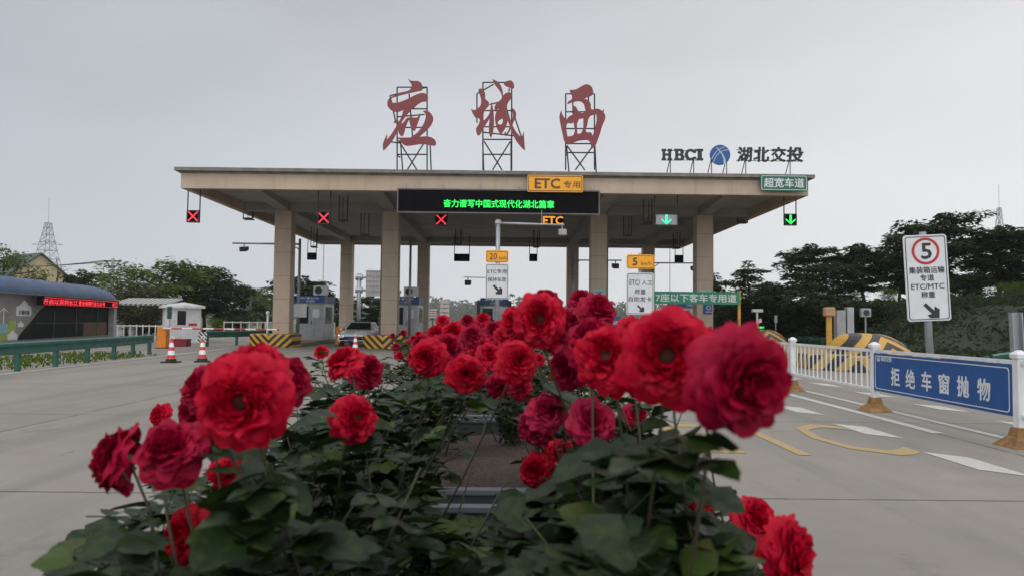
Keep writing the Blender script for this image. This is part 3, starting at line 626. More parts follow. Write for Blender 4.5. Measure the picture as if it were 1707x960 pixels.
# booth side display with ETC
t = thing('fee_display', (-.6, 42.6, .2), 'small green-lit fee display in front of the middle booth', 'display')
MB().box(-.25, .25, 0, .25, 0, 1.35).build('cabinet', m_dark, t, bevel=.01); MB().box(-.24, .24, -.012, -.001, .95, 1.25).build('screen', m_green_sign, t); text('ETC', .3, .12, g_led, t, -.03, 1.1, -.013, .02)
for sx, lb in ((-1, 'left'), (1, 'right')):
    t = thing('marker_column', (-.75+sx*.92, 43.2, .2), 'black upright panel on the %s side of the middle booth' % lb, 'panel'); MB().box(-.09, .09, 0, .25, 0, 2.45).build('panel', m_dark, t, bevel=.01); MB().box(-.2, .2, -.03, .28, -.003, .03).build('foot', m_dark, t)
# ------------------------------------------------------------------ poles with camera arms
def campole(x, y, h, arm_px, arm_z, label, pole_r=.07, camsat=(), th=.035, z0=.2, ends=None, camz=.28):
    t = thing('camera_pole', (x, y, z0), label, 'camera pole')
    MB().tube([(0, 0, 0), (0, 0, h-z0)], [pole_r, pole_r*.8], 12).build('pole', m_grey, t, smooth=True)
    MB().box(-.16, .16, -.16, .16, 0, .025).build('base_plate', m_grey, t)
    za = arm_z-z0; m = MB(); m.tube([(0, 0, za), (arm_px-x, 0, za+.02)], th, 8); m.tube([(0, 0, za-.3), ((arm_px-x)*.15, 0, za)], th*.6, 6); m.build('arm', m_grey, t, smooth=True)
    for cx_ in camsat:
        c_ = MB(); c_.tube([(cx_-x, 0, za), (cx_-x, 0, za-camz*.5)], .03, 6); c_.build('bracket', m_dark, t)
        b = MB(); b.hexa([(cx_-x-.17, -.25, za-camz-.2), (cx_-x+.17, -.25, za-camz-.2), (cx_-x-.2, .2, za-camz-.08), (cx_-x+.2, .2, za-camz-.08), (cx_-x-.17, -.3, za-camz+.05), (cx_-x+.17, -.3, za-camz+.05), (cx_-x-.2, .2, za-camz+.14), (cx_-x+.2, .2, za-camz+.14)]).build('camera_housing', m_dark, t, bevel=.01)
    return t
p = at(500, 406, 41.5); e = at(388, 406, 41.5); c1 = at(407, 410, 41.5)
t = campole(p.x, 41.5, p.z+.25, e.x, p.z-.05, 'grey pole beside the left column with a long arm reaching left', .09, (c1.x,), .055)
MB().box(-.45, .5, -.16, -.09, 1.35, 2.1).build('cabinet', m_white, t, bevel=.02)
p = at(682, 560, 41); campole(p.x, 41, 5.9, p.x+.5, 5.6, 'slim grey pole right behind the second front column', .08, (), .03)
p = at(962, 434, 42.5); e = at(1036, 434, 42.5); c1 = at(1026, 434, 42.5); campole(p.x-.25, 42.5, p.z+.5, e.x, p.z, 'camera pole beside the dark rear column with an arm behind the third front column', .09, (c1.x,), .04)
p = at(1088, 437, 42.5); e = at(1163, 441, 42.5); c1 = at(1158, 440, 42.5); campole(p.x, 42.5, p.z+.1, e.x, p.z-.05, 'camera pole between the right columns with an arm reaching the right front column', .07, (c1.x,), .04)
p = at(810, 463, 44); e = at(773, 464, 44); c1 = at(780, 464, 44); campole(p.x+.5, 44, p.z+.2, e.x, p.z, 'slim camera pole behind the middle white sign with a short arm to the left', .05, (c1.x,), .025)
# ------------------------------------------------------------------ road-side signs
def arrow_poly(cx, cz, s): # arrow down-right
    P = [(-.55, .35), (-.40, .52), (.12, .0), (.12, .28), (.50, .05) , (.45, -.5), (-.15, -.45), (-.02, -.3), (-.0, -.17)]
    P = [(-.52, .38), (-.36, .54), (.16, .02), (.2, .3), (.5, .1), (.46, -.46), (-.12, -.46), (-.28, -.26), (.0, -.18)]
    return [(cx+x*s, cz+z*s) for x, z in P]
def pole_sign(name, label, D, pxc, boards, pole_px, top_py, tilt=0, pr=.05, z0=0, arm=None):
    base = at(pole_px, 534, D); base.z = z0
    t = thing(name, base, label, 'sign'); topz = at(pole_px, top_py, D).z-z0
    t.rotation_euler = (0, tilt, 0)
    MB().tube([(0, .07, 0), (0, .07, topz)], [pr, pr*.9], 12).build('pole', m_grey, t, smooth=True); MB().box(-.18, .18, -.1, .25, 0, .02).build('base_plate', m_grey, t)
    for (x0, x1, y0, y1, bgm, inkm, rows, extra) in boards:
        a, b = at(x0, y1, D), at(x1, y0, D); cx, cz, w_, h_ = (a.x+b.x)/2-base.x, (a.z+b.z)/2-z0, b.x-a.x, b.z-a.z
        pn = MB().prism(rr(w_, h_, w_*.07, 5, cx, cz), -.02, .01).build('panel', bgm, t, bevel=.004)
        q = w_*.035; MB().ring(rr(w_-2*q, h_-2*q, w_*.06, 5, cx, cz), rr(w_-2*q-.03, h_-2*q-.03, w_*.05, 5, cx, cz), -.026, -.021).build('border', inkm, pn)
        for (s_, rx, rz, rw, rh, bo) in rows: text(s_, rw*w_, rh*h_, inkm, pn, cx+rx*w_, cz+rz*h_, -.021, bo, .005)
        if extra: extra(pn, cx, cz, w_, h_)
        br = MB()
        for zz in (cz-h_*.3, cz+h_*.3): br.box(-w_*.4 if abs(cx) < .3 else -.1, w_*.4, .012, .05, zz-.03, zz+.03)
        br.build('bracket', m_grey, t)
    return t
def arr(dx, dz, s): return lambda t, cx, cz, w_, h_: MB().prism(arrow_poly(cx+dx*w_, cz+dz*h_, s*w_), -.026, -.021).build('arrow', m_black_ink, t)
t = pole_sign('road_sign', 'tall sign pole with 20 km/h plate and white ETC专用 保持车距 board amid the roses', 27, 828,
    [(810, 847.5, 418, 437.5, m_yel, m_brown_ink, [('20', -.17, 0, .34, .56, .012), ('km/h', .26, -.12, .34, .28, .0)], None),
     (809, 848, 440, 498, m_sign_white, m_black_ink, [('ETC专用', 0, .28, .84, .125, .004), ('保持车距', 0, .05, .82, .125, .004)], arr(.03, -.24, .42))], 828.5, 366, pr=.09)
topz = at(828, 372, 27).z; ex = at(941, 378, 27).x-t.location.x
m = MB(); m.tube([(0, .07, topz), (ex, .07, topz-.04)], [.05, .04], 8); m.tube([(-.12, .07, topz), (.12, .07, topz)], .09, 8); m.build('arm', m_grey, t, smooth=True)
m = MB(); m.box(ex-.22, ex+.08, -.05, .2, topz-.42, topz-.2); m.tube([(ex-.08, .07, topz), (ex-.08, .07, topz-.2)], .03, 6); m.build('camera_housing', m_grey, t, bevel=.02)
MB().tube([(at(903, 370, 27).x-t.location.x, .07, topz), (at(903, 370, 27).x-t.location.x, .07, topz+.5)], .012, 5).build('antenna', m_grey, t)
pole_sign('road_sign', 'sign pole with 5 km/h plate above the white 自助发卡 board', 26, 1067,
    [(1044.5, 1091, 425, 448, m_yel, m_brown_ink, [('5', -.2, 0, .18, .56, .03), ('km/h', .2, -.12, .36, .26, .0)], None),
     (1044, 1090, 455, 524, m_sign_white, m_black_ink, [('ETC/', -.2, .265, .38, .13, .004), ('人工', .25, .265, .40, .12, .004), ('称重', 0, .045, .40, .125, .004), ('自助发卡', 0, -.13, .84, .12, .004)], arr(.02, -.355, .26))], 1067, 422, pr=.06)
def five(t, cx, cz, w_, h_):
    MB().ring(circ(.32*w_, 36, cx, cz+.31*h_), circ(.26*w_, 36, cx, cz+.31*h_), -.026, -.021).build('red_ring', m_red_ink, t)
    arr(.06, -.385, .36)(t, cx, cz, w_, h_)
def big5():
    D = 15.2; t = pole_sign('road_sign', 'leaning white board with a 5 in a red ring above 集装箱运输专道', D, 1543,
      [(1507.5, 1575.5, 392, 534, m_sign_white, m_black_ink, [('5', .02, .31, .25, .19, .02), ('集装箱运输', .0, .09, .82, .08, .012), ('专道', 0, .0, .32, .075, .012), ('ETC/MTC', .0, -.1, .76, .065, .006), ('称重', 0, -.195, .32, .075, .012)], five)], 1543, 386, pr=.075)
    t.rotation_euler = (0, R(-2.7), R(-4)); t.location.x += .16; return t
big5()
# green banner gate
a, b = at(1088, 506, 36), at(1233, 487, 36)
t = thing('lane_banner', ((a.x+b.x)/2, 36, (a.z+b.z)/2), 'green banner reading 7座以下客车专用道 between yellow posts', 'banner'); w_, h_ = b.x-a.x, b.z-a.z
MB().box(-w_/2, w_/2, 0, .03, -h_/2, h_/2).build('panel', pm('green_banner_cloth', (.02, .24, .13), (.015, .2, .11), 2, .6), t)
text('7座以下客车专用道', w_*.93, h_*.68, m_sign_white, t, .0, 0, -.001, .02)
pm_ = MB()
for sx in (-1, 1): MB().box(sx*w_/2-.06, sx*w_/2+.06, .035, .15, -a.z-h_/2+h_/2, h_/2+.05).build('post', stripes('banner_post_yellow' if sx < 0 else 'banner_post_yellow_b', 0, 0, 1, False, (.6, .33, .04), (.45, .22, .03), 1.0), t)
pm_.box(-w_/2, w_/2, .035, .1, h_/2-.06, h_/2).build('crossbar', m_yel, t)
# ------------------------------------------------------------------ right railing
XR = 6.42
t = thing('road_railing', (XR, 9.25, 0), 'white steel railing with blue slogan panels along the right lane', 'railing', rz=R(-90))
PD = (5.6, 9.25, 12.9, 16.6, 20.3, 24.0, 27.7, 31.4)
m_base = pm('rusty_yellow_base', (.30, .15, .035), (.10, .06, .035), 9, .8, bump=.5)
for k, D in enumerate(PD):
    x = -(D-9.25)
    MB().box(x-.055, x+.055, -.055, .055, .1, 1.1).build('post', m_white, t, bevel=.008)
    MB().hexa([(x-.07, -.07, 1.1), (x+.07, -.07, 1.1), (x-.07, .07, 1.1), (x+.07, .07, 1.1), (x-.075, -.075, 1.15), (x+.075, -.075, 1.15), (x-.075, .075, 1.15), (x+.075, .075, 1.15)]).hexa([(x-.075, -.075, 1.15), (x+.075, -.075, 1.15), (x-.075, .075, 1.15), (x+.075, .075, 1.15), (x-.02, -.02, 1.2), (x+.02, -.02, 1.2), (x-.02, .02, 1.2), (x+.02, .02, 1.2)]).build('post_cap', m_white, t)
    MB().hexa([(x-.23, -.22, .0), (x+.23, -.22, .0), (x-.23, .22, .0), (x+.23, .22, .0), (x-.09, -.09, .14), (x+.09, -.09, .14), (x-.09, .09, .14), (x+.09, .09, .14)]).hexa([(x-.1, -.1, .13), (x+.1, -.1, .13), (x-.1, .1, .13), (x+.1, .1, .13), (x-.075, -.075, .24), (x+.075, -.075, .24), (x-.075, .075, .24), (x+.075, .075, .24)]).build('base_block', m_base, t, bevel=.01)
for k in range(len(PD)-1):
    xa, xb = -(PD[k+1]-9.25)+.056, -(PD[k]-9.25)-.056
    MB().box(xa, xb, -.02, .02, 1.02, 1.07).build('top_rail', m_white, t); MB().box(xa, xb, -.02, .02, .36, .40).build('bottom_rail', m_white, t)
    if k in (1, 4, 6):
        pn = MB().box(xa+.01, xb-.01, -.045, -.022, .37, 1.01).build('slogan_panel', m_blue_sign, t)
        cx, cz = (xa+xb)/2, .69; W_, H_ = xb-xa, .64
        m = MB(); m.ring(rr(W_-.12, H_-.07, .05, 5, cx, cz), rr(W_-.145, H_-.095, .05, 5, cx, cz), -.05, -.046)
        # characters stand a little apart along the panel
        for j, ch in enumerate('拒绝车窗抛物'): m.add(text_vf(ch, .27, .30, xa+.72+j*.45, .65, -.046, .004, .02))
        m.add(text_vf('湖北交投', .34, .085, xa+.44, .925, -.046, .004, .008)); m.ring(circ(.055, 18, xa+.18, .925), circ(.04, 18, xa+.18, .925), -.05, -.046); m.box(xa+.175, xa+.19, -.05, -.046, .88, .97)
        m.build('lettering', m_sign_white, pn)
    else:
        m = MB(); n = 17
        for j in range(1, n): x = xa+(xb-xa)*j/n; m.box(x-.016, x+.016, -.01, .01, .40, 1.02)
        m.build('balusters', m_white, t)
# ------------------------------------------------------------------ guardrails
def guardrail(name, pts, label, posts=True, mat=m_guard, zt_=.78, cat='guardrail', step=2.0, endcap=None):
    base = Vector(pts[0]).to_3d(); t = thing(name, base, label, cat)
    prof = [(-.0, 0), (.05, .03), (.05, .09), (0, .12), (0, .19), (.05, .22), (.05, .28), (0, .31)]
    P = []
    for i, p in enumerate(pts):
        d = (Vector(pts[min(i+1, len(pts)-1)])-Vector(pts[max(0, i-1)])).normalized(); nn = Vector((d.y, -d.x))
        for o_, z in prof: P.append((p[0]-base.x+nn.x*o_, p[1]-base.y+nn.y*o_, zt_-.31+z))
    m = MB(); m.grid(P, len(pts), len(prof)); o = m.build('rail', mat, t); md = o.modifiers.new('s', 'SOLIDIFY'); md.thickness = .012
    tot = 0
    for i in range(len(pts)-1):
        a, b = Vector(pts[i]), Vector(pts[i+1]); ln = (b-a).length; n = max(1, round(ln/step)); d = (b-a).normalized(); nn = Vector((d.y, -d.x))
        for k in range(n+(i == len(pts)-2)):
            q = a+(b-a)*k/n-base.xy-nn*.1; MB().box(q.x-.055, q.x+.055, q.y-.055, q.y+.055, 0, zt_-.03).build('post', mat, t)
    return t
guardrail('guardrail', [(-12.1, 6), (-12.5, 14), (-13.0, 20), (-13.6, 26), (-14.1, 29.6)], 'green steel guardrail along the left road edge before the blue-roofed building')
guardrail('guardrail', [(-15.3, 38.2), (-12.9, 44)], 'short dark guardrail between the white guard hut and the left island')
t = thing('hazard_marker', (-15.5, 37.9, 0), 'small black and white diagonal striped end marker by the guard hut', 'marker'); MB().box(-.22, .22, -.03, .03, .25, .75).build('panel', stripes('white_black_diagonal', 1, 0, 1, False, (.6, .6, .6), (.02, .02, .02), 5), t); MB().box(-.04, .04, .03, .09, 0, .75).build('post', m_grey, t)
guardrail('guardrail', [(16.2, 30), (16.6, 34), (17.4, 42), (18.6, 58)], 'green guardrail at the foot of the planted bank on the right')
guardrail('guardrail', [(12.6, 19.2), (16.6, 23.5)], 'low green guardrail behind the leaning 5 sign', zt_=.75)
# ------------------------------------------------------------------ cones
m_cone = stripes('cone_red_white', 0, 0, 1, False, (.72, .73, .74), (.60, .02, .03), 3.9, .55)
def cone(loc, label):
    t = thing('traffic_cone', loc, label, 'traffic cone', 'red and white traffic cones on the concrete')
    MB().lathe([(.15, .1), (.13, .16), (.05, .72), (.035, .74)], 20).build('cone_body', m_cone, t, smooth=True)
    b = MB().box(-.24, .24, -.24, .24, 0, .045); b.lathe([(.17, .045), (.155, .13), (.15, .135)], 20); b.build('base', m_rubber, t)
    r = MB(); r.tube([(.03, 0, .74), (.055, 0, .80), (.03, 0, .86), (-.03, 0, .86), (-.055, 0, .80), (-.03, 0, .74)], .012, 6); r.build('loop_handle', m_cone, t); return t
c0 = cone((gnd(285, 604).x, gnd(285, 604).y, 0), 'red and white traffic cone in line with the orange barrier box')
dup(c0, (gnd(337, 603).x, gnd(337, 603).y, 0), 'red and white traffic cone in front of the striped end marker', R(20)); dup(c0, (gnd(592, 589).x, gnd(592, 589).y, 0), 'red and white traffic cone in front of the white car', R(50))
# ------------------------------------------------------------------ white car
def car():
    t = thing('car', (-8.2, 39.6, 0), 'white saloon car with lit headlights driving out of the toll lane', 'car')
    # stations along y (front at 0): (y, half width, z bottom, z belt, half top, z top)
    m = MB(); st = [(0, .74, .38, .58, .66, .62), (.08, .83, .25, .66, .74, .72), (.4, .88, .2, .76, .80, .82), (1.0, .90, .2, .88, .82, .93), (1.35, .90, .2, .93, .80, .97), (2.9, .90, .2, .95, .80, 1.0), (3.9, .90, .2, .96, .80, 1.02), (4.3, .88, .22, .95, .78, 1.0), (4.5, .80, .35, .80, .7, .92)]
    P = []
    for y, hw, zb, zm, ht, zt2 in st: P += [(-hw*.9, y, zb), (-hw, y, zb+.15), (-hw, y, zm-.12), (-hw*.97, y, zm), (-ht*.9, y, zt2), (-ht*.4, y, zt2+.02), (ht*.4, y, zt2+.02), (ht*.9, y, zt2), (hw*.97, y, zm), (hw, y, zm-.12), (hw, y, zb+.15), (hw*.9, y, zb)]
    m.grid(P, len(st), 12); m.f.append(tuple(range(12))); m.f.append(tuple(range(12*(len(st)-1), 12*len(st)))); m.build('body', pm('white_car_paint', (.80, .80, .80), (.76, .76, .76), 2, .25, coat=.6), t, smooth=False, fix=True, bevel=.02)
    r = MB(); r.hexa([(-.78, 1.35, .96), (.78, 1.35, .96), (-.76, 4.1, .98), (.76, 4.1, .98), (-.60, 2.15, 1.45), (.60, 2.15, 1.45), (-.58, 3.5, 1.45), (.58, 3.5, 1.45)]); cab = r.build('cabin', MATS['white_car_paint'], t, bevel=.05)
    wv = [(-.70, 1.405, 1.0), (.70, 1.405, 1.0), (.55, 2.09, 1.41), (-.55, 2.09, 1.41)]; off = Vector((0, -.012, .008)); g_ = MB().quad(*[Vector(q)+off*1.6 for q in wv]).build('windscreen', m_glass, t)
    for sx in (-1, 1):
        MB().hexa([(sx*.50, -.0, .56), (sx*.80, .07, .60), (sx*.5, .1, .56), (sx*.80, .25, .60), (sx*.50, .02, .66), (sx*.81, .1, .70), (sx*.5, .1, .66), (sx*.81, .25, .70)]).build('headlight', em('headlight_glow', (1, .97, .9), 4), t, fix=True)
        MB().box(min(sx*.92, sx*1.06), max(sx*.92, sx*1.06), 1.5, 1.6, .95, 1.08).build('wing_mirror', MATS['white_car_paint'], t, bevel=.02)
        for y in (.85, 3.6):
            wl = MB(); wl.v = []; wl.prism(circ(.31, 24), 0, .2); o = wl.build('wheel', m_rubber, t); o.rotation_euler = (0, 0, R(90)); o.location = (sx*.80+.1, y, .31)
    MB().box(-.5, .5, -.012, .03, .50, .62).build('grille', m_dark, t); MB().box(-.5, .5, -.0, .1, .26, .34).build('lower_intake', m_dark, t)
    pl = MB().box(-.22, .22, -.03, -.013, .40, .54).build('number_plate', m_blue_logo, t)
    MB().box(-.45, .45, 2.5, 2.7, 1.47, 1.56).build('roof_sign', m_dark, t, bevel=.02); t.scale = (1, 1, .91)
car()
# ------------------------------------------------------------------ left building with round blue roof
m_metal_wall = pm('grey_metal_wall', (.23, .23, .22), (.19, .19, .18), 1.2, .5, streak=True)
A_, B_ = Vector((-18.4, 17.5)), Vector((-22.8, 43.0)); dirv = (B_-A_).normalized(); ang = math.atan2(dirv.y, dirv.x); LN = (B_-A_).length
t = thing('service_building', (A_.x, A_.y, 0), 'long grey service building with rounded blue roof and red LED strip', 'building', rz=ang)
# local +x runs along the facade (away from camera), local -y is the road side
MB().box(0, LN, .0, 5, 0, 2.45).build('wall', m_metal_wall, t, bevel=.02)
m = MB(); nv = 13; P = []
m_blue_roof = pm('blue_metal_roof', (.018, .050, .14), (.030, .060, .12), 1.2, .5, streak=True)
secs = [(0, 1), (LN-1.6, 1), (LN-.9, .95), (LN-.4, .8), (LN+.02, .5)]
for x, s_ in secs:
    for j in range(nv):
        a = pi*j/(nv-1)/2+0; P.append((x, -.35+1.6*(1-cos(a))*1.0+(1-s_)*.4, 2.42+(.78*sin(a))*s_))
m.grid(P, len(secs), nv); m.build('roof', m_blue_roof, t, smooth=True)
MB().box(0, LN-.3, 1.2, 5.1, 2.45, 3.15).build('upper_roof', m_blue_roof, t)
MB().box(0, LN, -.34, .1, 2.38, 2.44).build('eaves', m_metal_wall, t)
m = MB()
GX0, GX1 = LN-11.4, LN-.8
m.prism([(GX0, .45), (GX1, .45), (GX1, 2.15), (GX0+3.2, 2.15), (GX0+2.6, 1.97), (GX0+2.0, 1.72), (GX0+1.25, 1.26), (GX0+.6, .92), (GX0+.1, .62)], -.03, -.003)
m_tint = pm('tinted_shopfront', (.006, .009, .009), (.010, .016, .015), .7, .5); m_tint.node_tree.nodes['Principled BSDF'].inputs['Specular IOR Level'].default_value = .06
gw_ = m.build('window', m_tint, t)
m = MB()
for x in (GX0+3.4, GX0+6.0, GX0+8.9): m.box(x-.03, x+.03, -.06, -.031, .46, 1.7 if x < GX0+5 else 2.14)
m.box(GX0+1.5, GX1-.5, -.06, -.031, 1.13, 1.16); m.build('frame', pm('dim_window_frame', (.05, .055, .055), None, 3, .5), gw_)
MB().box(GX1-3.6, GX1-.3, -.045, -.031, .46, 1.15).build('counter', pm('brown_panel', (.11, .045, .03), None, 3, .6), gw_)
MB().box(LN-.75, LN-.4, -.3, -.0, .0, 2.38).build('corner_post', pm('pale_corner_post', (.33, .34, .34), None, 3, .5), t)
# red LED strip
LX0, LX1 = LN-10.6, LN-.6
o = MB().box(LX0, LX1, -.5, -.36, 1.95, 2.35).build('led_strip', m_screen, t)
m = MB(); m.add(text_vf('开启以深圳长江', (LX1-LX0)*.38, .24, LX0+(LX1-LX0)*.22, 2.13, -.502, .004, .02)); m.add(text_vf('爱会保障行业公众号', (LX1-LX0)*.36, .24, LX0+(LX1-LX0)*.60, 2.13, -.502, .004, .02)); m.add(text_vf('长江', (LX1-LX0)*.09, .27, LX0+(LX1-LX0)*.935, 2.13, -.502, .004, .02))
for k in range(24): x = LX0+.4+k*(LX1-LX0-.6)/24; m.box(x, x+.42, -.505, -.501, 2.29, 2.31); 
for k in range(24): x = LX0+.4+k*(LX1-LX0-.6)/24; m.box(x, x+.3, -.505, -.501, 1.98, 1.995)
m.build('led_text', r_led, o)
# wall mural: clouds, hills, vehicles
def cloud(x, z, s_, y=-.02):
    P = [(x+s_*(-1), z), (x+s_*1, z)]+[(x+s_*(1.05*cos(R(a))), z+s_*(.28+.62*sin(R(a))+.10*sin(R(a*5)))) for a in range(0, 181, 9)]
    return MB().prism(P[:2]+P[2:], y, -.002)
cloud(GX0+.45, 1.47, .66).build('cloud_emblem', m_sign_white, t); text('月塘印象', 1.0, .2, m_black_ink, t, GX0+.45, 1.62, -.022, .01)
cloud(GX0+.2, 1.0, .24).build('cloud_emblem', m_sign_white, t); cloud(GX0-.5, .46, .4).build('cloud_emblem', m_sign_white, t); 
MB().box(GX0-.9, GX0-.25, -.015, -.001, .5, 1.28).build('mural_yellow', pm('lime_mural', (.34, .40, .10), (.22, .30, .06), 2, .6), t)
MB().box(GX0-5.5, GX0-.93, -.014, -.001, .75, 1.15).build('mural_blue', pm('blue_mural', (.16, .32, .45), (.3, .45, .5), 1.2, .6), t)
MB().box(GX0-5.5, GX0-.93, -.012, -.001, .45, .74).build('mural_green', MATS['lime_mural'], t)
m = MB()
for x in (GX0-1.3, GX0-2.6): m.box(x-.03, x+.03, -.02, -.004, 1.15, 1.75); m.prism([(x-.5, 1.55), (x, 1.74), (x+.5, 1.55), (x, 1.80)], -.022, -.006)
m.build('mural_windmill', m_sign_white, t)
# ------------------------------------------------------------------ guard hut, barrier box, boom
p = at(334, 566, 43); t = thing('guard_hut', (p.x-.0, 43, 0), 'small white guard hut with a shallow peaked roof', 'hut', rz=R(28))
MB().box(-1.9, 0, 0, 2.2, 0, 2.0).build('wall', m_white, t, bevel=.02)
rf = MB(); rf.box(-2.1, .2, -.2, 2.4, 2.0, 2.14); rf.hexa([(-2.1, -.2, 2.14), (.2, -.2, 2.14), (-2.1, 2.4, 2.14), (.2, 2.4, 2.14), (-1.0, -.1, 2.34), (-.9, -.1, 2.34), (-1.0, 2.3, 2.34), (-.9, 2.3, 2.34)]); rf.build('roof', m_white, t)
MB().box(-1.25, -.8, -.015, 0, 1.05, 1.85).build('window', m_glass, t); MB().box(-.65, -.2, -.015, 0, 1.0, 1.15).build('notice', m_red_ink, t)
for y in (.45, 1.45): MB().box(0, .015, y, y+.3, .95, 1.45).build('window', m_glass, t)
m_boom = stripes('boom_red_white', 1, 0, 0, False, (.72, .72, .72), (.5, .03, .04), 1.0)
def barrier(x, y, label, boom_len, boom_z=.92, body=m_orange):
    t = thing('barrier_gate', (x, y, 0), label, 'barrier gate')
    MB().box(-.22, .22, -.18, .18, .03, 1.02).build('cabinet', body, t, bevel=.02); MB().box(-.26, .26, -.22, .22, 0, .03).build('base', m_dark, t)
    if boom_len: MB().tube([(.1, -.22, boom_z), (boom_len, -.22, boom_z+.0)], .04, 8).build('boom', m_boom, t)
    return t
p = gnd(271, 580); barrier(p.x, p.y, 'orange barrier box with a long red and white boom beside the guard hut', 5.6, .95)
p = gnd(452, 575); barrier(-9.3, 41.5, 'orange barrier box tucked against the left front column', 0)
p = at(637, 560, 43.5); barrier(p.x, 43.5, 'orange barrier box behind the second striped hood', 0)
t = thing('boom_arm', (p.x+.05, 43.2, .0), 'raised red and white boom standing upright behind the white car', 'boom'); MB().tube([(0, 0, .9), (0, 0, 3.3)], .045, 8).build('boom', stripes('boom_upright_red_white', 0, 0, 1, False, (.7, .7, .7), (.5, .03, .04), 1.2), t)
MB().box(-.1, .1, -.1, .1, 0, .92).build('stand', m_white, t)
p = at(445.5, 565, 40.5); t = thing('light_post', (p.x, 40.5, 0), 'short white post with a round lamp left of the left column', 'post'); MB().tube([(0, 0, 0), (0, 0, 1.65)], .06, 10).build('post', m_white, t, smooth=True); MB().lathe([(.02, 1.63), (.09, 1.68), (.11, 1.76), (.08, 1.85), (.01, 1.88)], 14).build('lamp_globe', m_white, t, smooth=True)
t = thing('sign_post', (at(282, 560, 36.4).x, 36.4, 0), 'thin post with a narrow dark green sign in front of the guard hut', 'sign'); MB().tube([(0, 0, 0), (0, 0, 2.0)], .025, 8).build('post', m_grey, t); MB().box(-.11, .11, -.05, -.03, 1.4, 2.0).build('panel', pm('dark_green_sign', (.02, .06, .05), None, 3, .5), t)
t = thing('crate', (at(303, 575, 38).x, 38, 0), 'low dark red box on the ground by the guard hut', 'box'); MB().box(-.45, .35, -.3, .3, 0, .35).build('body', pm('dark_red_paint', (.25, .02, .03), None, 3, .6), t, bevel=.02); MB().box(-.47, .37, -.32, .32, .35, .39).build('lid', m_red_ink, t)
# distant fence left
def picket(x0, y0, x1, y1, label, h=1.1, step=.55, mat=m_white, name='picket_fence'):
    a, b = Vector((x0, y0)), Vector((x1, y1)); ln = (b-a).length; t = thing(name, (x0, y0, 0), label, 'fence', rz=math.atan2(b.y-a.y, b.x-a.x)); m = MB(); n = int(ln/step)
    for k in range(n+1): m.box(k*ln/n-.03, k*ln/n+.03, -.03, .03, 0, h)
    m.build('pickets', mat, t); r = MB(); r.box(0, ln, -.02, .02, h-.12, h-.04); r.box(0, ln, -.02, .02, .2, .27); r.build('rail', mat, t); return t
picket(-19.8, 52, -13, 56, 'white fence behind the barrier boom, left of the toll lanes', 1.25)
picket(-25, 45.5, -19.5, 47, 'low white fence between the long building and the guard hut', 1.0, .35)
t = thing('courtyard_wall', (-30.6, 58, 0), 'pale wall under the trees behind the guard hut', 'wall'); MB().box(0, 3.5, 0, .25, 0, 1.7).build('wall', m_white, t); MB().box(-.05, 3.55, -.05, .3, 1.7, 1.8).build('coping', m_grey, t)
t = thing('lean_to', (-23.5, 47.5, 0), 'small striped awning on posts at the end of the long building', 'awning'); m = MB()
MB().hexa([(-1.2, -1, 2.2), (2.3, -1, 2.2), (-1.2, 1, 2.6), (2.3, 1, 2.6), (-1.2, -1, 2.3), (2.3, -1, 2.3), (-1.2, 1, 2.7), (2.3, 1, 2.7)]).build('canopy_cloth', stripes('striped_awning', 1, 0, 0, False, (.4, .4, .38), (.08, .07, .06), 3.2), t); m.box(-1.1, -1.0, -.95, -.85, 0, 2.2); m.box(2.1, 2.2, -.95, -.85, 0, 2.2); m.build('post', m_grey, t)
# ------------------------------------------------------------------ right-hand equipment
p = at(1382, 560, 27); t = thing('card_reader_post', (p.x, 27, .45), 'tall yellow post with a box-shaped head behind the railing', 'post'); zz = at(1382, 527, 27).z-.45
MB().box(-.09, .09, -.06, .06, 0, zz).build('post', pm('yellow_post_paint', (.55, .30, .05), None, 3, .6), t, bevel=.01); MB().box(-.18, .2, -.14, .14, zz, zz+.33).build('head', pm('faded_orange_box', (.45, .26, .14), None, 3, .6), t, bevel=.05)
p = at(1405, 560, 28); t = thing('control_cabinet', (p.x, 28, .45), 'pair of tall grey cabinets beside the big striped hood', 'cabinet'); z1 = at(1400, 517, 28).z-.45; z2 = at(1414, 512, 28).z-.45
MB().box(-.28, .05, -.15, .15, 0, z1).build('cabinet', m_grey, t, bevel=.01); MB().box(.12, .38, -.12, .15, 0, z2).build('cabinet', m_steelb, t, bevel=.01); MB().box(.4, .75, -.1, .15, 0, .45).build('junction_box', m_grey, t, bevel=.01)
p = at(1443, 560, 28); t = thing('loudspeaker_post', (p.x, 28, .45), 'square grey loudspeaker on a thin post behind the striped hood', 'loudspeaker'); zz = at(1443, 528, 28).z-.45
MB().tube([(0, 0, 0), (0, 0, zz)], .03, 8).build('post', m_grey, t); MB().box(-.19, .19, -.08, .08, zz, zz+.32).build('housing', m_grey, t, bevel=.02); MB().prism(circ(.12, 18, 0, zz+.16), -.09, -.081).build('speaker_cone', m_dark, t)
p = at(1262, 548, 40); t = thing('plate_camera_post', (p.x, 40, 0), 'white camera on a post right of the largest rose', 'camera'); zz = at(1262, 520, 40).z
MB().tube([(0, 0, 0), (0, 0, zz)], .06, 8).build('post', m_white, t); MB().box(-.28, .3, -.12, .12, zz, zz+.16).build('camera_body', m_white, t, bevel=.02); MB().box(.1, .22, -.1, .0, zz-.55, zz-.35).build('lamp_box', m_white, t)
p = at(1268, 548, 41); t = thing('fee_display', (p.x, 41.2, 0), 'roadside display with a red dot and green characters behind the railing', 'display'); zz = at(1268, 549, 41).z
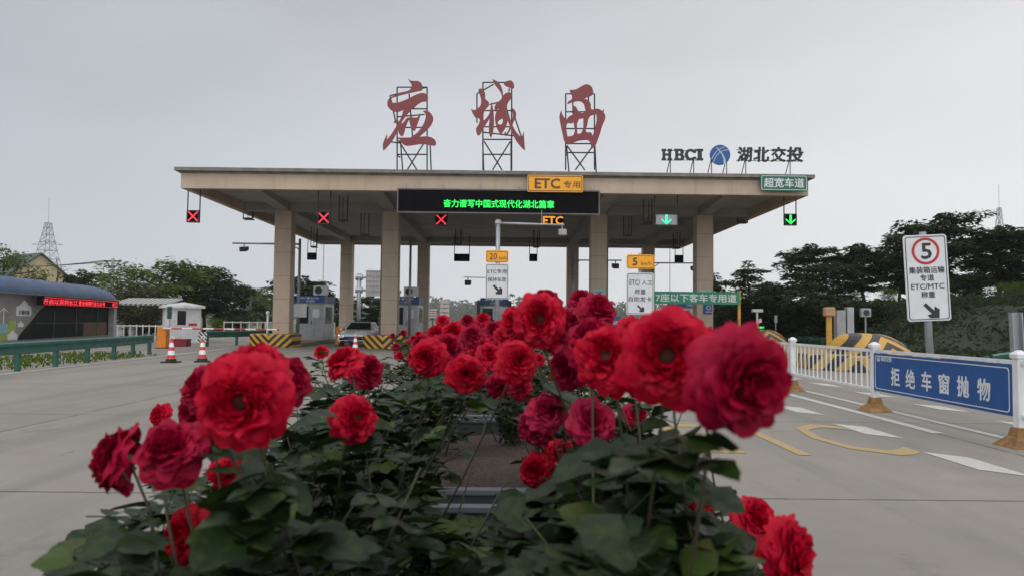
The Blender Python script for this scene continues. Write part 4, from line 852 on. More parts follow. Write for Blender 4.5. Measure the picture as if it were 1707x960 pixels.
MB().box(-.4, .4, 0, .15, zz, zz+.32).build('screen', m_screen, t); MB().prism(circ(.09, 16, -.0, zz+.46), -.0, .1).build('red_lamp', r_led, t); text('减速慢行', .55, .13, g_led, t, 0, zz+.12, -.001, .02); m = MB(); m.box(-.05, .05, .02, .12, 0, zz); m.box(-.03, .03, .02, .1, zz+.32, zz+.46); m.build('post', m_grey, t)
p = at(1699, 560, 13.6); t = thing('grey_post', (p.x, 13.6, 0), 'grey channel post at the right edge behind the railing', 'post'); m = MB(); m.box(-.10, -.08, -.05, .05, 0, 1.75); m.box(.08, .10, -.05, .05, 0, 1.75); m.box(-.08, .08, .03, .05, 0, 1.75); m.build('post', m_grey, t); t.rotation_euler = (0, R(-2), 0); MB().box(-.14, .14, -.1, .1, 0, .02).build('base_plate', m_grey, t)
p = at(1293, 540, 45); t = thing('grey_post', (p.x, 45, 0), 'short thin grey post with a small plate far behind the railing', 'post'); MB().tube([(0, 0, 0), (0, 0, 2.0)], .04, 8).build('post', m_grey, t); MB().box(-.09, .09, -.05, -.02, 1.55, 2.0).build('panel', m_grey, t)
# blue notice stand and white machine near the third hood
p = at(1022, 560, 36); t = thing('notice_stand', (p.x, 36, 0), 'small blue and white notice board between the roses', 'notice board'); zz = at(1022, 527, 36).z; MB().box(-.35, .35, 0, .04, zz-1.0, zz).build('panel', m_blue_sign, t); text('应城西', .5, .16, m_sign_white, t, 0, zz-.3, -.001, .01); MB().tube([(0, .06, 0), (0, .06, zz)], .04, 8).build('post', m_grey, t)
p = at(1000, 560, 37); t = thing('ticket_machine', (p.x, 37, 0), 'white card machine before the third front column', 'machine'); zz = at(1000, 531, 37).z; MB().box(-.2, .2, 0, .35, 0, zz-.05).build('body', m_white, t, bevel=.04); MB().box(-.15, .15, -.01, 0, zz-.5, zz-.3).build('screen', m_screen, t); MB().lathe([(.2, zz-.05), (.2, zz+.02), (.12, zz+.08)], 16, (0, .17)).build('cap', m_white, t)
# ------------------------------------------------------------------ far gantry, billboards, pylons, poles, house
p = at(597, 560, 75); t = thing('gantry_sign', (p.x, 75, 0), 'back of a gridded road sign on a cantilever pole, seen between the columns', 'gantry sign')
def lz(px, py, D=75): q = at(px, py, D); return q.x-p.x, q.z
MB().tube([(0, 0, 0), (0, 0, lz(597, 456)[1])], .22, 10).build('pole', m_grey, t, smooth=True)
m = MB()
for y in (463, 484): q = lz(655, y); m.tube([(-.3, 0, q[1]), (q[0], 0, q[1])], .12, 8); m.tube([(-.35, 0, q[1]), (.35, 0, q[1])], .3, 10)
m.build('arm', m_grey, t); a, b = lz(611, 493), lz(652, 452); MB().box(a[0], b[0], -.2, -.13, a[1], b[1]).build('panel', pm('sign_back', (.42, .36, .33), (.36, .31, .29), 1.5, .6), t)
m = MB()
for k in range(8): x = a[0]+(b[0]-a[0])*k/7; m.box(x-.04, x+.04, -.25, -.21, a[1], b[1])
for k in range(6): z = a[1]+(b[1]-a[1])*k/5; m.box(a[0], b[0], -.28, -.255, z-.04, z+.04)
m.build('ribs', m_grey, t)
for (px0, px1, py0, py1, D, lb) in ((733, 749, 499, 528, 95, 'stacked gridded panels on a thin pole in the distance'), (714, 728, 514, 530, 105, 'lower pale gridded board left of the stacked panels')):
    p = at((px0+px1)/2, 540, D); t = thing('road_board', (p.x, D, 0), lb, 'sign'); zb, z2 = at(px0, py1, D).z, at(px0, py0, D).z; wd = at(px1, py0, D).x-at(px0, py0, D).x
    MB().tube([(0, 0, 0), (0, 0, z2)], .14, 8).build('pole', pm('dark_pole', (.09, .07, .07), None, 3, .6), t); m = MB(); n = 4
    for k in range(n): zz0 = zb+(z2-zb)*k/n; m.box(-wd/2, wd/2, -.22, -.16, zz0+.06, zz0+(z2-zb)/n-.06)
    m.build('panel', MATS['sign_back'], t)
m_lat = pm('lattice_steel', (.22, .23, .25), None, 3, .6)
def pylon(px, py_top, py_mast, D, label, wb, arms):
    p = at(px, 540, D); H = at(px, py_top, D).z; HM = at(px, py_mast, D).z; t = thing('lattice_pylon', (p.x, D, 0), label, 'pylon')
    m = MB(); th = .10*D/250
    def hw(z): return wb*(1-z/H)**1.15+wb*.13
    lv = [H*(1-(1-k/11)**1.25) for k in range(12)]
    for i in range(11):
        z0, z1 = lv[i], lv[i+1]; a, b = hw(z0), hw(z1)
        cs0 = [(-a, -a, z0), (a, -a, z0), (a, a, z0), (-a, a, z0)]; cs1 = [(-b, -b, z1), (b, -b, z1), (b, b, z1), (-b, b, z1)]
        for k in range(4): m.tube([cs0[k], cs1[k]], th, 4, False); m.tube([cs0[k], cs1[(k+1) % 4]], th*.6, 4, False); m.tube([cs1[k], cs1[(k+1) % 4]], th*.7, 4, False); m.tube([cs1[k], cs0[(k+1) % 4]], th*.6, 4, False)
    m.build('lattice', m_lat, t)
    MB().tube([(0, 0, H), (0, 0, HM)], th*.7, 4).build('mast', m_lat, t)
    m = MB()
    for f_, ln in arms:
        z = H*f_
        for sx in (-1, 1): m.tube([(0, 0, z), (sx*ln, 0, z-.2)], th*.8, 4); m.tube([(0, 0, z+H*.045), (sx*ln, 0, z-.2)], th*.6, 4)
    if arms: m.build('cross_arm', m_lat, t)
pylon(74, 372, 330, 260, 'lattice power pylon behind the yellow gabled house', 6.0, [(.78, 5.5), (.55, 7.0)])
pylon(1669, 347, 308, 260, 'lattice mast rising above the trees on the right', 3.6, [])
# utility pole with transformer
p = at(184, 560, 78); H = at(184, 431, 78).z; t = thing('utility_pole', (p.x, 78, 0), 'concrete utility pole with transformer and cross arms beyond the blue roof', 'utility pole')
MB().tube([(0, 0, 0), (0, 0, H)], [.22, .15], 10).build('pole', m_grey, t, smooth=True); m = MB(); m.box(-.9, .9, -.06, .06, H-.35, H-.22); m.tube([(0, 0, H-1.2), (-.7, 0, H-.3)], .05, 6); m.tube([(0, 0, H-1.2), (.7, 0, H-.3)], .05, 6); m.build('cross_arm', m_dark, t)
m = MB(); m.box(-1.25, -.25, -.3, .3, H-2.3, H-1.6); m.build('transformer', pm('transformer_grey', (.16, .14, .14), None, 3, .6), t, bevel=.05); m = MB(); m.box(-1.4, -.1, -.3, .3, H-2.45, H-2.3); m.tube([(-1.2, 0, H-2.4), (0, 0, H-3.6)], .05, 6); m.build('platform', m_dark, t); MB().tube([(-.9, 0, H-1.5), (-.95, 0, H-.9), (-.6, 0, H-.3)], .03, 5).build('jumper_wire', m_dark, t)
w1 = at(60, 441, 95); t2 = thing('power_lines', (p.x, 78, H), 'thin power lines running left from the utility pole', 'cable'); m = MB()
for k in range(3):
    a = Vector((-.8+.8*k, 0, .0-.2)); b = Vector((w1.x-p.x-12, 17, w1.z-H+.1*k)); m.tube([a+(b-a)*s_/8-Vector((0, 0, 1.2*(s_/8)*(1-s_/8)*2)) for s_ in range(9)], .03, 4)
m.build('wire', m_dark, t2)
# thin lamp poles seen beyond
for px, pt, D, lb in ((537, 402, 90, 'very thin pale lamp pole beyond the left rear column'), (1116.5, 405, 90, 'thin pale lamp pole right of the right rear column')):
    p = at(px, 540, D); t = thing('lamp_pole', (p.x, D, 0), lb, 'lamp pole'); MB().tube([(0, 0, 0), (0, 0, at(px, pt, D).z)], .07, 6).build('pole', pm('pale_pole', (.5, .5, .5), None, 3, .5), t); MB().box(-.5, .1, -.1, .1, at(px, pt, D).z-.05, at(px, pt, D).z+.05).build('lamp_head', m_grey, t)
# house
D = 92; gl, gr_, gt = at(27, 470, D), at(101, 470, D), at(63, 424, D)
t = thing('house', (at(63, 540, D).x, D, 0), 'pale yellow gabled house with a dark green tiled roof', 'house', rz=R(56)); hw = 3.6; zt_ = gt.z; ze = at(101, 464, D).z
m_yw = pm('cream_yellow_render', (.52, .42, .27), (.46, .37, .24), .6, .7)
MB().prism([(-hw, 0), (hw, 0), (hw, ze), (0, zt_), (-hw, ze)], 0, 9).build('wall', m_yw, t)
m = MB()
for sx in (-1, 1): m.hexa([(0, -.35, zt_+.02), (sx*(hw+.5), -.35, ze-.4), (0, 9.3, zt_+.02), (sx*(hw+.5), 9.3, ze-.4), (0, -.35, zt_+.2), (sx*(hw+.5), -.35, ze-.22), (0, 9.3, zt_+.2), (sx*(hw+.5), 9.3, ze-.22)])
m.build('roof', pm('green_roof_tile', (.05, .075, .065), (.035, .055, .05), 1.5, .6), t, fix=True); MB().box(-.6, .6, -.03, .0, 2.2, 3.4).build('window', m_glass, t)
# ------------------------------------------------------------------ trees
def crown_leaves(m, c, r, n, rnd, flat, ls, droop=.3):
    for _ in range(n):
        a = rnd.uniform(0, 2*pi); q = rnd.random()**.55*r; z = rnd.gauss(0, flat*r)-droop*q*q/max(r, .1)
        p = Vector((c[0]+cos(a)*q, c[1]+sin(a)*q, c[2]+z)); a2 = a+rnd.gauss(0, .55)
        d = Vector((cos(a2), sin(a2), rnd.uniform(-.55, .15))).normalized(); s_ = d.cross(Vector((rnd.gauss(0, .45), rnd.gauss(0, .45), 1))).normalized()
        l = ls*rnd.uniform(.7, 1.5); w_ = l*rnd.uniform(.16, .3)
        m.quad(p-s_*w_*.4, p+d*l*.45-s_*w_, p+d*l, p+d*l*.45+s_*w_)
def tree_parts(seed, h, r, flat=.16, per=34, nl=13, ls=.34, trunk_frac=.32, leafr=.85, bare=False, ns=5):
    rnd = random.Random(seed); T = MB(); Lf = MB(); lean = (rnd.uniform(-.4, .4), rnd.uniform(-.4, .4))
    ax = lambda z: Vector((lean[0]*z/h+.12*sin(z*1.3+seed), lean[1]*z/h+.12*cos(z*1.1+seed), z))
    tr = .03*h
    T.tube([ax(h*k/8*.93) for k in range(9)], [tr*(1-.85*k/8) for k in range(9)], 8)
    for i in range(nl):
        f = trunk_frac+(1-trunk_frac)*(i+rnd.random()*.6)/nl*.95; z0 = h*f*.9; az = i*2.4+rnd.uniform(-.4, .4)
        prof = sin(pi*min(1, max(.12, (1-f)*1.25+.1)))**.7 if f > .3 else .6
        ln = r*prof*rnd.uniform(.75, 1.12); b = ax(z0)
        pts = [b+Vector((cos(az)*ln*u, sin(az)*ln*u, ln*(.55*u-.25*u*u)*rnd.uniform(.8, 1.2))) for u in (0, .33, .66, 1)]
        T.tube(pts, [tr*.36, tr*.26, tr*.16, tr*.06], 5)
        for k in range(ns):
            u = .35+.65*(k+.5)/ns; q = pts[0].lerp(pts[3], u); q.z = pts[2].z if u > .6 else pts[1].z
            a3 = az+rnd.choice((-1, 1))*rnd.uniform(.3, 1.2); l3 = ln*.38*rnd.uniform(.6, 1.2); e = q+Vector((cos(a3)*l3, sin(a3)*l3, rnd.uniform(-.1, .45)*l3+.15))
            T.tube([q, q.lerp(e, .5)+Vector((0, 0, .08)), e], [tr*.12, tr*.08, tr*.04], 4)
            if not bare: crown_leaves(Lf, e, leafr*rnd.uniform(.7, 1.2), per, rnd, flat, ls); 
            if not bare and rnd.random() < .6: crown_leaves(Lf, q, leafr*.8, per//2, rnd, flat, ls)
    if not bare:
        for k in range(5): crown_leaves(Lf, ax(h*(.86+.035*k)), leafr*(1.1-.16*k), per, rnd, flat, ls)
    return T, Lf
TM = {}
def mk(key, leafmat, **kw):
    T, Lf = tree_parts(**kw); TM[key] = (T.mesh('trunk', m_bark, True), Lf.mesh('crown', leafmat) if Lf.v else None, kw['h'])
mk('lay_a', m_leaf_dark, seed=1, h=8, r=3.0, flat=.12, per=75, ls=.40, leafr=1.05, nl=16)
mk('lay_b', m_leaf_dark, seed=7, h=8, r=2.6, flat=.12, per=75, ls=.40, nl=16, leafr=1.0)
mk('lay_c', m_leaf_dark, seed=12, h=8, r=3.4, flat=.13, per=75, ls=.40, nl=18, leafr=1.1, trunk_frac=.15)
mk('fir', m_leaf_dark, seed=3, h=8, r=1.8, flat=.07, per=34, ls=.36, nl=20, leafr=.7, trunk_frac=.15)
mk('rnd_a', m_leaf_mid, seed=21, h=7, r=3.2, flat=.28, per=60, ls=.30, nl=15, leafr=1.05, trunk_frac=.22)
mk('rnd_b', m_leaf_mid, seed=25, h=7, r=2.8, flat=.3, per=60, ls=.28, nl=14, leafr=1.0, trunk_frac=.2)
mk('olive', m_leaf_olive, seed=31, h=6, r=2.6, flat=.35, per=60, ls=.26, nl=14, leafr=.9, trunk_frac=.2)
mk('shrub', m_leaf_mid, seed=41, h=3, r=1.7, flat=.4, per=60, ls=.22, nl=10, leafr=.7, trunk_frac=.08)
mk('shrub_d', m_leaf_dark, seed=43, h=3, r=1.9, flat=.4, per=60, ls=.26, nl=10, leafr=.8, trunk_frac=.08)
mk('bare', None, seed=51, h=7, r=1.5, nl=8, bare=True, ns=3)
def tree(key, px, py_top, D, label, cat='tree', group=None, wide=1.0, z0=0, rz=None):
    tm, lm_, h0 = TM[key]; base = at(px, 540, D); base.z = z0; H = at(px, py_top, D).z-z0; s_ = H/h0
    t = thing('tree' if cat == 'tree' else 'shrub', base, label, cat, group, rz if rz is not None else (px*7.3) % 6.28); t.scale = (s_*wide, s_*wide, s_)
    for nm, me in (('trunk', tm), ('crown', lm_)):
        if me: o = bpy.data.objects.new(nm, me); C.objects.link(o); o.parent = t
    return t
GL = 'trees left of the toll canopy'; GR = 'dark layered trees along the bank on the right'
tree('rnd_b', -2, 414, 55, 'leafy green tree at the left edge before the gabled house', group=GL, wide=.8)
tree('rnd_a', -75, 430, 52, 'leafy green tree cut off by the left edge of the view', group=GL)
tree('olive', 56, 458, 60, 'low olive tree below the gable of the yellow house', group=GL, wide=.45)
tree('bare', 92, 422, 70, 'bare leafless tree with upright twigs beside the gabled house', group=GL)
tree('lay_b', 131, 450, 75, 'small dark-topped tree peeking over the blue roof', group=GL, wide=.7)
tree('rnd_a', 262, 436, 66, 'large bright green tree rising above the white guard hut', group=GL, wide=1.35)
tree('rnd_b', 212, 470, 58, 'low green tree between the utility pole and the guard hut', group=GL, wide=1.2)
tree('olive', 232, 472, 52, 'brownish olive tree beside the end of the blue-roofed building', group=GL, wide=1.2)
tree('rnd_b', 300, 441, 70, 'green tree right of the largest one, behind the guard hut roof', group=GL, wide=1.2)
tree('lay_a', 340, 444, 72, 'dark layered tree with a flat fan top right of the guard hut', group=GL, wide=1.0)
tree('lay_c', 376, 467, 70, 'dark tree with a small pointed top above the boom', group=GL, wide=.9)
tree('rnd_a', 408, 478, 72, 'lower green tree under the long camera arm', group=GL, wide=1.0)
tree('rnd_b', 440, 482, 74, 'low green tree just left of the left front column', group=GL, wide=1.0)
tree('lay_a', 497, 460, 76, 'dark layered tree behind the left front column', group=GL, wide=1.25)
tree('lay_b', 530, 478, 78, 'dark tree behind the left toll booth', group=GL)
tree('rnd_b', 562, 500, 80, 'low tree hidden behind the left rear column', group=GL, wide=1.2)
tree('lay_c', 615, 492, 84, 'dark rounded tree behind the gantry sign', group=GL, wide=1.2)
tree('rnd_a', 655, 500, 90, 'green tree behind the second front column', group=GL, wide=1.1)
tree('shrub', 360, 532, 62, 'round green shrub behind the white fence', 'shrub', 'shrubs along the verges'); tree('shrub_d', 395, 530, 63, 'dark shrub right of the round one behind the white fence', 'shrub', 'shrubs along the verges'); tree('shrub_d', 250, 520, 56, 'dark shrub left of the guard hut', 'shrub', 'shrubs along the verges')
R_ = [('fir', 1195, 455, 62, 'narrow fir-like tree just right of the right front column', .9), ('fir', 1250, 435, 60, 'fir-like tree with a pointed tiered top above the camera post', 1.1), ('lay_b', 1285, 470, 58, 'low dark tree right of the pointed fir-like tree', 1.0),
      ('lay_a', 1345, 408, 56, 'tall layered tree left of the control cabinets', 1.15), ('lay_c', 1390, 436, 50, 'broad dark tree directly above the grey cabinets', 1.1), ('lay_b', 1440, 407, 55, 'layered tree with a flat fan top above the loudspeaker', 1.1),
      ('lay_a', 1500, 425, 52, 'dark layered tree at the left side of the leaning 5 sign', 1.1), ('lay_c', 1578, 357, 50, 'tallest layered tree, rising behind the leaning 5 sign', 1.0), ('lay_b', 1530, 375, 60, 'slim layered tree behind the top of the leaning 5 sign', 1.0),
      ('lay_a', 1665, 378, 50, 'layered tree below the lattice mast', 1.2), ('lay_c', 1725, 385, 48, 'tree cut off by the right edge of the view', 1.1), ('lay_b', 1620, 455, 44, 'lower tree right of the leaning 5 sign', 1.1), ('rnd_b', 1480, 480, 46, 'small green tree under the layered ones left of the 5 sign', 1.1), ('rnd_a', 1690, 470, 42, 'small green tree near the grey channel post', 1.0), ('lay_c', 1320, 470, 48, 'low dark spreading tree behind the yellow post', 1.2)]
def bank_z(x, y):
    e = 17.5+max(0, 34-y)*.25; h = max(0, min(1, (x-e)/6)); return h*h*(3-2*h)*2.6*min(1, max(0, (y-14)/18))-.08
for k, px, pt, D, lb, wd in R_:
    b = at(px, 540, D); tree(k, px, pt, D, lb, group=GR, wide=wd, z0=bank_z(b.x, b.y))
for k, px, pt, D, lb, wd in (('rnd_a', 1215, 492, 66, 'bushy dark tree low behind the right front column', 1.1), ('rnd_b', 1300, 486, 60, 'bushy tree low behind the camera post', 1.2), ('rnd_a', 1375, 478, 58, 'bushy tree filling the gap above the yellow post', 1.2), ('rnd_b', 1425, 485, 56, 'bushy tree filling the gap above the loudspeaker', 1.2), ('rnd_a', 1610, 470, 56, 'bushy tree filling the gap right of the leaning 5 sign', 1.2), ('rnd_b', 1700, 470, 52, 'bushy tree filling the gap under the lattice mast', 1.2)):
    b = at(px, 540, D); t_ = tree(k, px, pt, D, lb, group=GR, wide=wd, z0=bank_z(b.x, b.y))
# under-storey on the bank
SB = [(1235, 500, 52), (1300, 505, 50), (1350, 500, 46), (1400, 505, 44), (1455, 505, 42), (1520, 512, 40), (1580, 505, 38), (1640, 508, 38), (1700, 505, 36)]
words_ = ('beside the green banner', 'behind the camera post', 'behind the yellow post', 'behind the grey cabinets', 'behind the loudspeaker', 'left of the 5 sign pole', 'right of the 5 sign pole', 'beneath the lattice mast', 'at the right edge')
for (px, pt, D), wd_ in zip(SB, words_):
    b = at(px, 540, D); tree('shrub_d', px, pt, D, 'dark rounded shrub on the bank '+wd_, 'shrub', 'shrubs on the right bank', wide=1.25, z0=bank_z(b.x, b.y))
# grass and ground cover on the bank and behind the left rail
m = MB(); rnd = random.Random(9)
for _ in range(70000):
    y = 20+rnd.random()**1.4*60; x = 16.8+max(0, 34-y)*.15+rnd.random()**1.3*34; z = max(0, bank_z(x, y)+.05); h = rnd.uniform(.05, .26)*(1+.5*(y > 35)); a = rnd.uniform(0, pi); dx, dy = cos(a)*h*.12, sin(a)*h*.12; tx_, ty_ = rnd.gauss(0, h*.3), rnd.gauss(0, h*.3)
    q = Vector((x, y, z+rnd.random()**2*.55)); u = Vector((rnd.gauss(0, 1), rnd.gauss(0, 1), rnd.gauss(0, .6))).normalized()*h*.8; v = u.orthogonal().normalized()*h*.3
    m.quad(q-u*.6, q-v, q+u, q+v)
tag(m.build('grass', leaf_mat('weed_leaf', (.013, .024, .008), (.010, .018, .007), (.030, .042, .012), .4)), 'rough green weeds and grass covering the bank', 'grass', kind='stuff')
m = MB()
for _ in range(16000):
    x = -13.5-rnd.random()*8; y = 8+rnd.random()*55; 
    if x > -14.6-max(0, 30-y)*-.0 and y > 29: x -= 8
    h = rnd.uniform(.03, .13); a = rnd.uniform(0, pi); dx, dy = cos(a)*h*.25, sin(a)*h*.25
    if -22.8 < x < -17.5 or (y > 30 and x > -20): continue
    m.quad((x-dx, y-dy, 0), (x+dx, y+dy, 0), (x+dx*.3+rnd.gauss(0, .05), y+dy*.3, h), (x-dx*.3, y-dy*.3, h))
tag(m.build('grass', m_leaf_mid), 'low weeds between the left guardrail and the blue-roofed building', 'grass', kind='stuff')
# far wood behind the plaza, fading in the haze
m = MB(); rnd = random.Random(77)
for _ in range(420):
    px = rnd.uniform(-400, 2100); D = rnd.uniform(850, 1250); b = at(px, 540, D); H = rnd.uniform(13, 24)+6*sin(px*.03)+(10 if 740 < px < 800 else 0)
    for _k in range(7):
        c = Vector((b.x+rnd.gauss(0, 8), D+rnd.gauss(0, 6), H*rnd.uniform(.3, .95))); rr_ = rnd.uniform(4.5, 8)
        for _j in range(26):
            a, e = rnd.uniform(0, 2*pi), rnd.uniform(-1, 1.5); q = c+Vector((cos(a)*cos(e), sin(a)*cos(e), sin(e)))*rr_*rnd.uniform(.7, 1.1); u = Vector((rnd.gauss(0, 1), rnd.gauss(0, 1), rnd.gauss(0, 1))).normalized(); v = u.orthogonal().normalized(); l = rnd.uniform(1.2, 2.6)
            m.quad(q-u*l, q-v*l*.6, q+u*l, q+v*l*.6)
    m.quad((b.x-11, D, -.1), (b.x+11, D, -.1), (b.x+8, D, H*.55), (b.x-8, D, H*.55))
tag(m.build('far_wood', m_leaf_dark), 'grey hazy belt of woodland on the horizon beyond the toll lanes', 'woodland', kind='stuff')
# far barrier and a line of vehicles beyond the lanes
guardrail('guardrail', [(-13, 62), (-13.5, 90), (-14, 140)], 'far pale guardrail leaving the plaza between the columns', mat=m_grey, step=6)
guardrail('guardrail', [(-9, 100), (9, 101)], 'pale low barrier across the road far beyond the middle lane', mat=m_white, step=4, zt_=.9)
# ------------------------------------------------------------------ planters
m_plant = pm('dark_grey_planter', (.045, .048, .055), (.03, .032, .036), 3, .5, bump=.1); m_rim = pm('pale_planter_rim', (.10, .11, .125), (.07, .078, .09), 4, .55)
def soil_mat():
    g = G('planter_soil'); c = g.mix(g.ramp(g.noise(40, 5, .7), .4, .65), (.028, .018, .014), (.085, .052, .038)); c = g.mix(g.ramp(g.noise(120, 3), .6, .7), c, (.22, .17, .13))
    g.l(c, g.b.inputs['Base Color']); g.b.inputs['Roughness'].default_value = .95; g.bump(g.noise(70, 4), .9, .02); return g.m
m_soil = soil_mat()
PL = [(.12, 3.62, 0), (3.95, 6.75, -.05), (6.98, 9.78, -.2), (10.0, 12.8, -.4), (13.0, 15.8, -.6), (16.0, 18.8, -.75), (19.0, 21.8, -.85)]
PX0, PX1 = -.95, .75
nth = ('nearest to the viewer', 'second from the viewer', 'third from the viewer', 'fourth from the viewer', 'fifth from the viewer', 'sixth from the viewer', 'farthest one before the sign pole')
for (y0, y1, dx), w_ in zip(PL, nth):
    t = thing('planter_box', ((PX0+PX1)/2+dx, y0, 0), 'dark grey slatted planter box of roses, '+w_, 'planter', 'planter boxes in a row down the lane divider')
    hw, ln = (PX1-PX0)/2, y1-y0; m = MB()
    for k in range(4):
        z0, z1 = .04+k*.135, .04+k*.135+.125
        m.box(-hw, hw, 0, .03, z0, z1); m.box(-hw, hw, ln-.03, ln, z0, z1); m.box(-hw, -hw+.03, .03, ln-.03, z0, z1); m.box(hw-.03, hw, .03, ln-.03, z0, z1)
    for sx in (-1, 1):
        for y in (0.031, ln-.081): m.box(sx*hw-(.08 if sx > 0 else -.031), sx*hw+(-.031 if sx > 0 else .08), y, y+.05, 0, .58)
    m.build('slats', m_plant, t, bevel=.004)
    MB().ring([(-hw-.02, 0), (hw+.02, 0), (hw+.02, 1), (-hw-.02, 1)], [(0, 0)]*4, 0, 0) if False else None
    r = MB(); r.box(-hw-.02, hw+.02, -.02, .05, .582, .61); r.box(-hw-.02, hw+.02, ln-.05, ln+.02, .582, .61); r.box(-hw-.02, -hw+.05, .051, ln-.051, .582, .61); r.box(hw-.05, hw+.02, .051, ln-.051, .582, .61); r.build('rim', m_rim, t, bevel=.004)
    sg = MB(); nu, nv = 14, 10; rs = random.Random(int(y0*10)); sg.grid([(-hw+.035+(2*hw-.07)*j/(nv-1), .035+(ln-.07)*i/(nu-1), .47+rs.uniform(-.02, .03)) for i in range(nu) for j in range(nv)], nu, nv); sg.build('soil', m_soil, t, smooth=True)
# ------------------------------------------------------------------ roses
def bloom_vf(seed, kind='open'):
    rnd = random.Random(seed); m = MB(); NU, NV = 6, 7
    rings = {'open': 14, 'full': 14, 'loose': 11}[kind]
    for i in range(rings):
        f = i/(rings-1)
        tilt = R((14 if kind != 'full' else 4)+(4 if kind == 'open' else 0)*(1-f)+f*(80 if kind != 'loose' else 92)); curl = R(22+26*f); Lp = .011+.030*f**.9; n = 6+int(7*f+.5)
        br = (.0072 if kind == 'open' else .006 if kind != 'full' else .002)*(1-.4*f)+.003*f; W_ = (.0085+.0150*f)
        off = rnd.uniform(0, 2*pi)
        for k in range(n):
            az = off+2*pi*k/n+rnd.gauss(0, .16); L2 = Lp*rnd.uniform(.90, 1.07); tl = tilt+rnd.gauss(0, .09); cu_ = curl*rnd.uniform(.5, 1.4); ph = rnd.uniform(0, 6); ru = rnd.uniform(.0007, .0019)*(1 if kind != 'loose' else 1.5); tw = rnd.gauss(0, .10); P = []
            r_, z_ = br, .004*(1-f)
            for a in range(NU):
                u = a/(NU-1)
                if a: th = tl+cu_*u*u; r_ += sin(th)*L2/(NU-1); z_ += cos(th)*L2/(NU-1)
                wd = W_*(sin(pi*min(.97, .12+.70*u))**.7)
                for b in range(NV):
                    v = -1+2*b/(NV-1); endc = (1-.30*v*v*u)   # rounded tip
                    tang = v*wd; rr_ = r_*endc-.34*wd*v*v*(1-f*.75); zz = z_+(v*v)*wd*.22*(1-f)+ru*sin(4.2*v+ph+3*u)*u*u*1.6+ru*.35*sin(9*v+ph*2)*u*u*u+tw*tang*.5
                    P.append((rr_*cos(az)-tang*sin(az), rr_*sin(az)+tang*cos(az), zz))
            m.grid(P, NU, NV)
    return m
BL = {}
for mk_, mt in (('s', m_petal), ('d', m_petal_dk), ('m', m_petal_mag)):
    for kd in ('open', 'full', 'loose'):
        for v in range(2): BL[(mk_, kd, v)] = bloom_vf(hash((kd, v)) % 1000 if False else {'open': 10, 'full': 20, 'loose': 30}[kd]+v, kd).mesh('bloom', mt, True)
cen = MB(); cen.lathe([(.0072, -.001), (.0072, .003), (.006, .006), (.001, .006)], 12); cen_me = cen.mesh('flower_centre', m_stamen, True)
cal = MB(); cal.lathe([(.003, -.016), (.007, -.012), (.009, -.004), (.011, .001)], 10)
for k in range(5):
    a = 2*pi*k/5; d = Vector((cos(a), sin(a), 0)); s_ = Vector((-sin(a), cos(a), 0)); cal.quad(d*.008-s_*.004+Vector((0, 0, -.003)), d*.02-s_*.003+Vector((0, 0, -.008)), d*.032+Vector((0, 0, -.016)), d*.02+s_*.003+Vector((0, 0, -.008)), d*.008+s_*.004+Vector((0, 0, -.003)))
cal_me = cal.mesh('calyx', m_rose_stem, True)
def leaf(m, p, d, nrm, l, det, rnd):
    """ovate folded leaf from p along d"""
    d = d.normalized(); s_ = d.cross(nrm).normalized(); n_ = s_.cross(d).normalized(); fold = rnd.uniform(.08, .35); bend = rnd.uniform(-.05, .5)
    if not det:
        w_ = l*.34; m.quad(p, p+d*l*.45-s_*w_+n_*w_*fold, p+d*l-n_*bend*l*.3, p+d*l*.45+s_*w_+n_*w_*fold); return
    P = []; us = (0, .12, .28, .48, .68, .86, 1); ws = (.02, .23, .36, .40, .32, .17, .0)
    for i, (u, w_) in enumerate(zip(us, ws)):
        ser = 1+.10*(1 if i % 2 else -1)*(0 < i < 6)
        for v in (-1, -.5, 0, .5, 1): P.append(p+d*(u*l*(1-.03*abs(v)))+s_*(v*w_*l*(ser if abs(v) == 1 else 1))+n_*(abs(v)*w_*l*fold-bend*l*.35*u*u+.012*l*sin(6*u+4*v)))
    m.grid(P, 7, 5)
def comp_leaf(m, p, d, l, det, rnd, n=5):
    d = Vector(d).normalized(); s_ = d.cross(Vector((0, 0, 1))); s_ = s_.normalized() if s_.length > .1 else Vector((1, 0, 0)); up_ = s_.cross(d).normalized()
    up_ = (up_*(1 if up_.z > 0 else -1)+Vector((rnd.gauss(0, .3), rnd.gauss(0, .3), 0))).normalized()
    if n >= 5: leaf(m, p+d*l*.45-s_*.003, (-s_*1+d*.6), up_, l*.72, det, rnd); leaf(m, p+d*l*.45, (s_*1+d*.6), up_, l*.72, det, rnd)
    leaf(m, p+d*l*.95, (-s_+d*.7), up_, l*.85, det, rnd); leaf(m, p+d*l*.95, (s_+d*.7), up_, l*.85, det, rnd); leaf(m, p+d*l*1.15, d, up_, l*1.05, det, rnd)
    m.tube([p, p+d*l*1.15], .0012 if det else .002, 3, False)
NEAR = []   # projected discs of near blooms, kept clear of leaves
SKY = [(60, 1000), (95, 880), (150, 850), (230, 830), (300, 745), (345, 715), (420, 700), (480, 690), (520, 640), (560, 650), (640, 650), (700, 640), (860, 640), (900, 640), (1000, 650), (1090, 650), (1150, 690), (1190, 770), (1230, 860), (1290, 990), (1500, 1200)]
def skyline(px):
    for (a, ya), (b, yb) in zip(SKY, SKY[1:]):
        if a <= px <= b: return ya+(yb-ya)*(px-a)/(b-a)
    return 2000
def clear(p, D):
    px, py = proj(p)
    for (bx, by, br, bd) in NEAR:
        if D < bd+.03 and (px-bx)**2+(py-by)**2 < (br*1.0)**2: return False
    return True
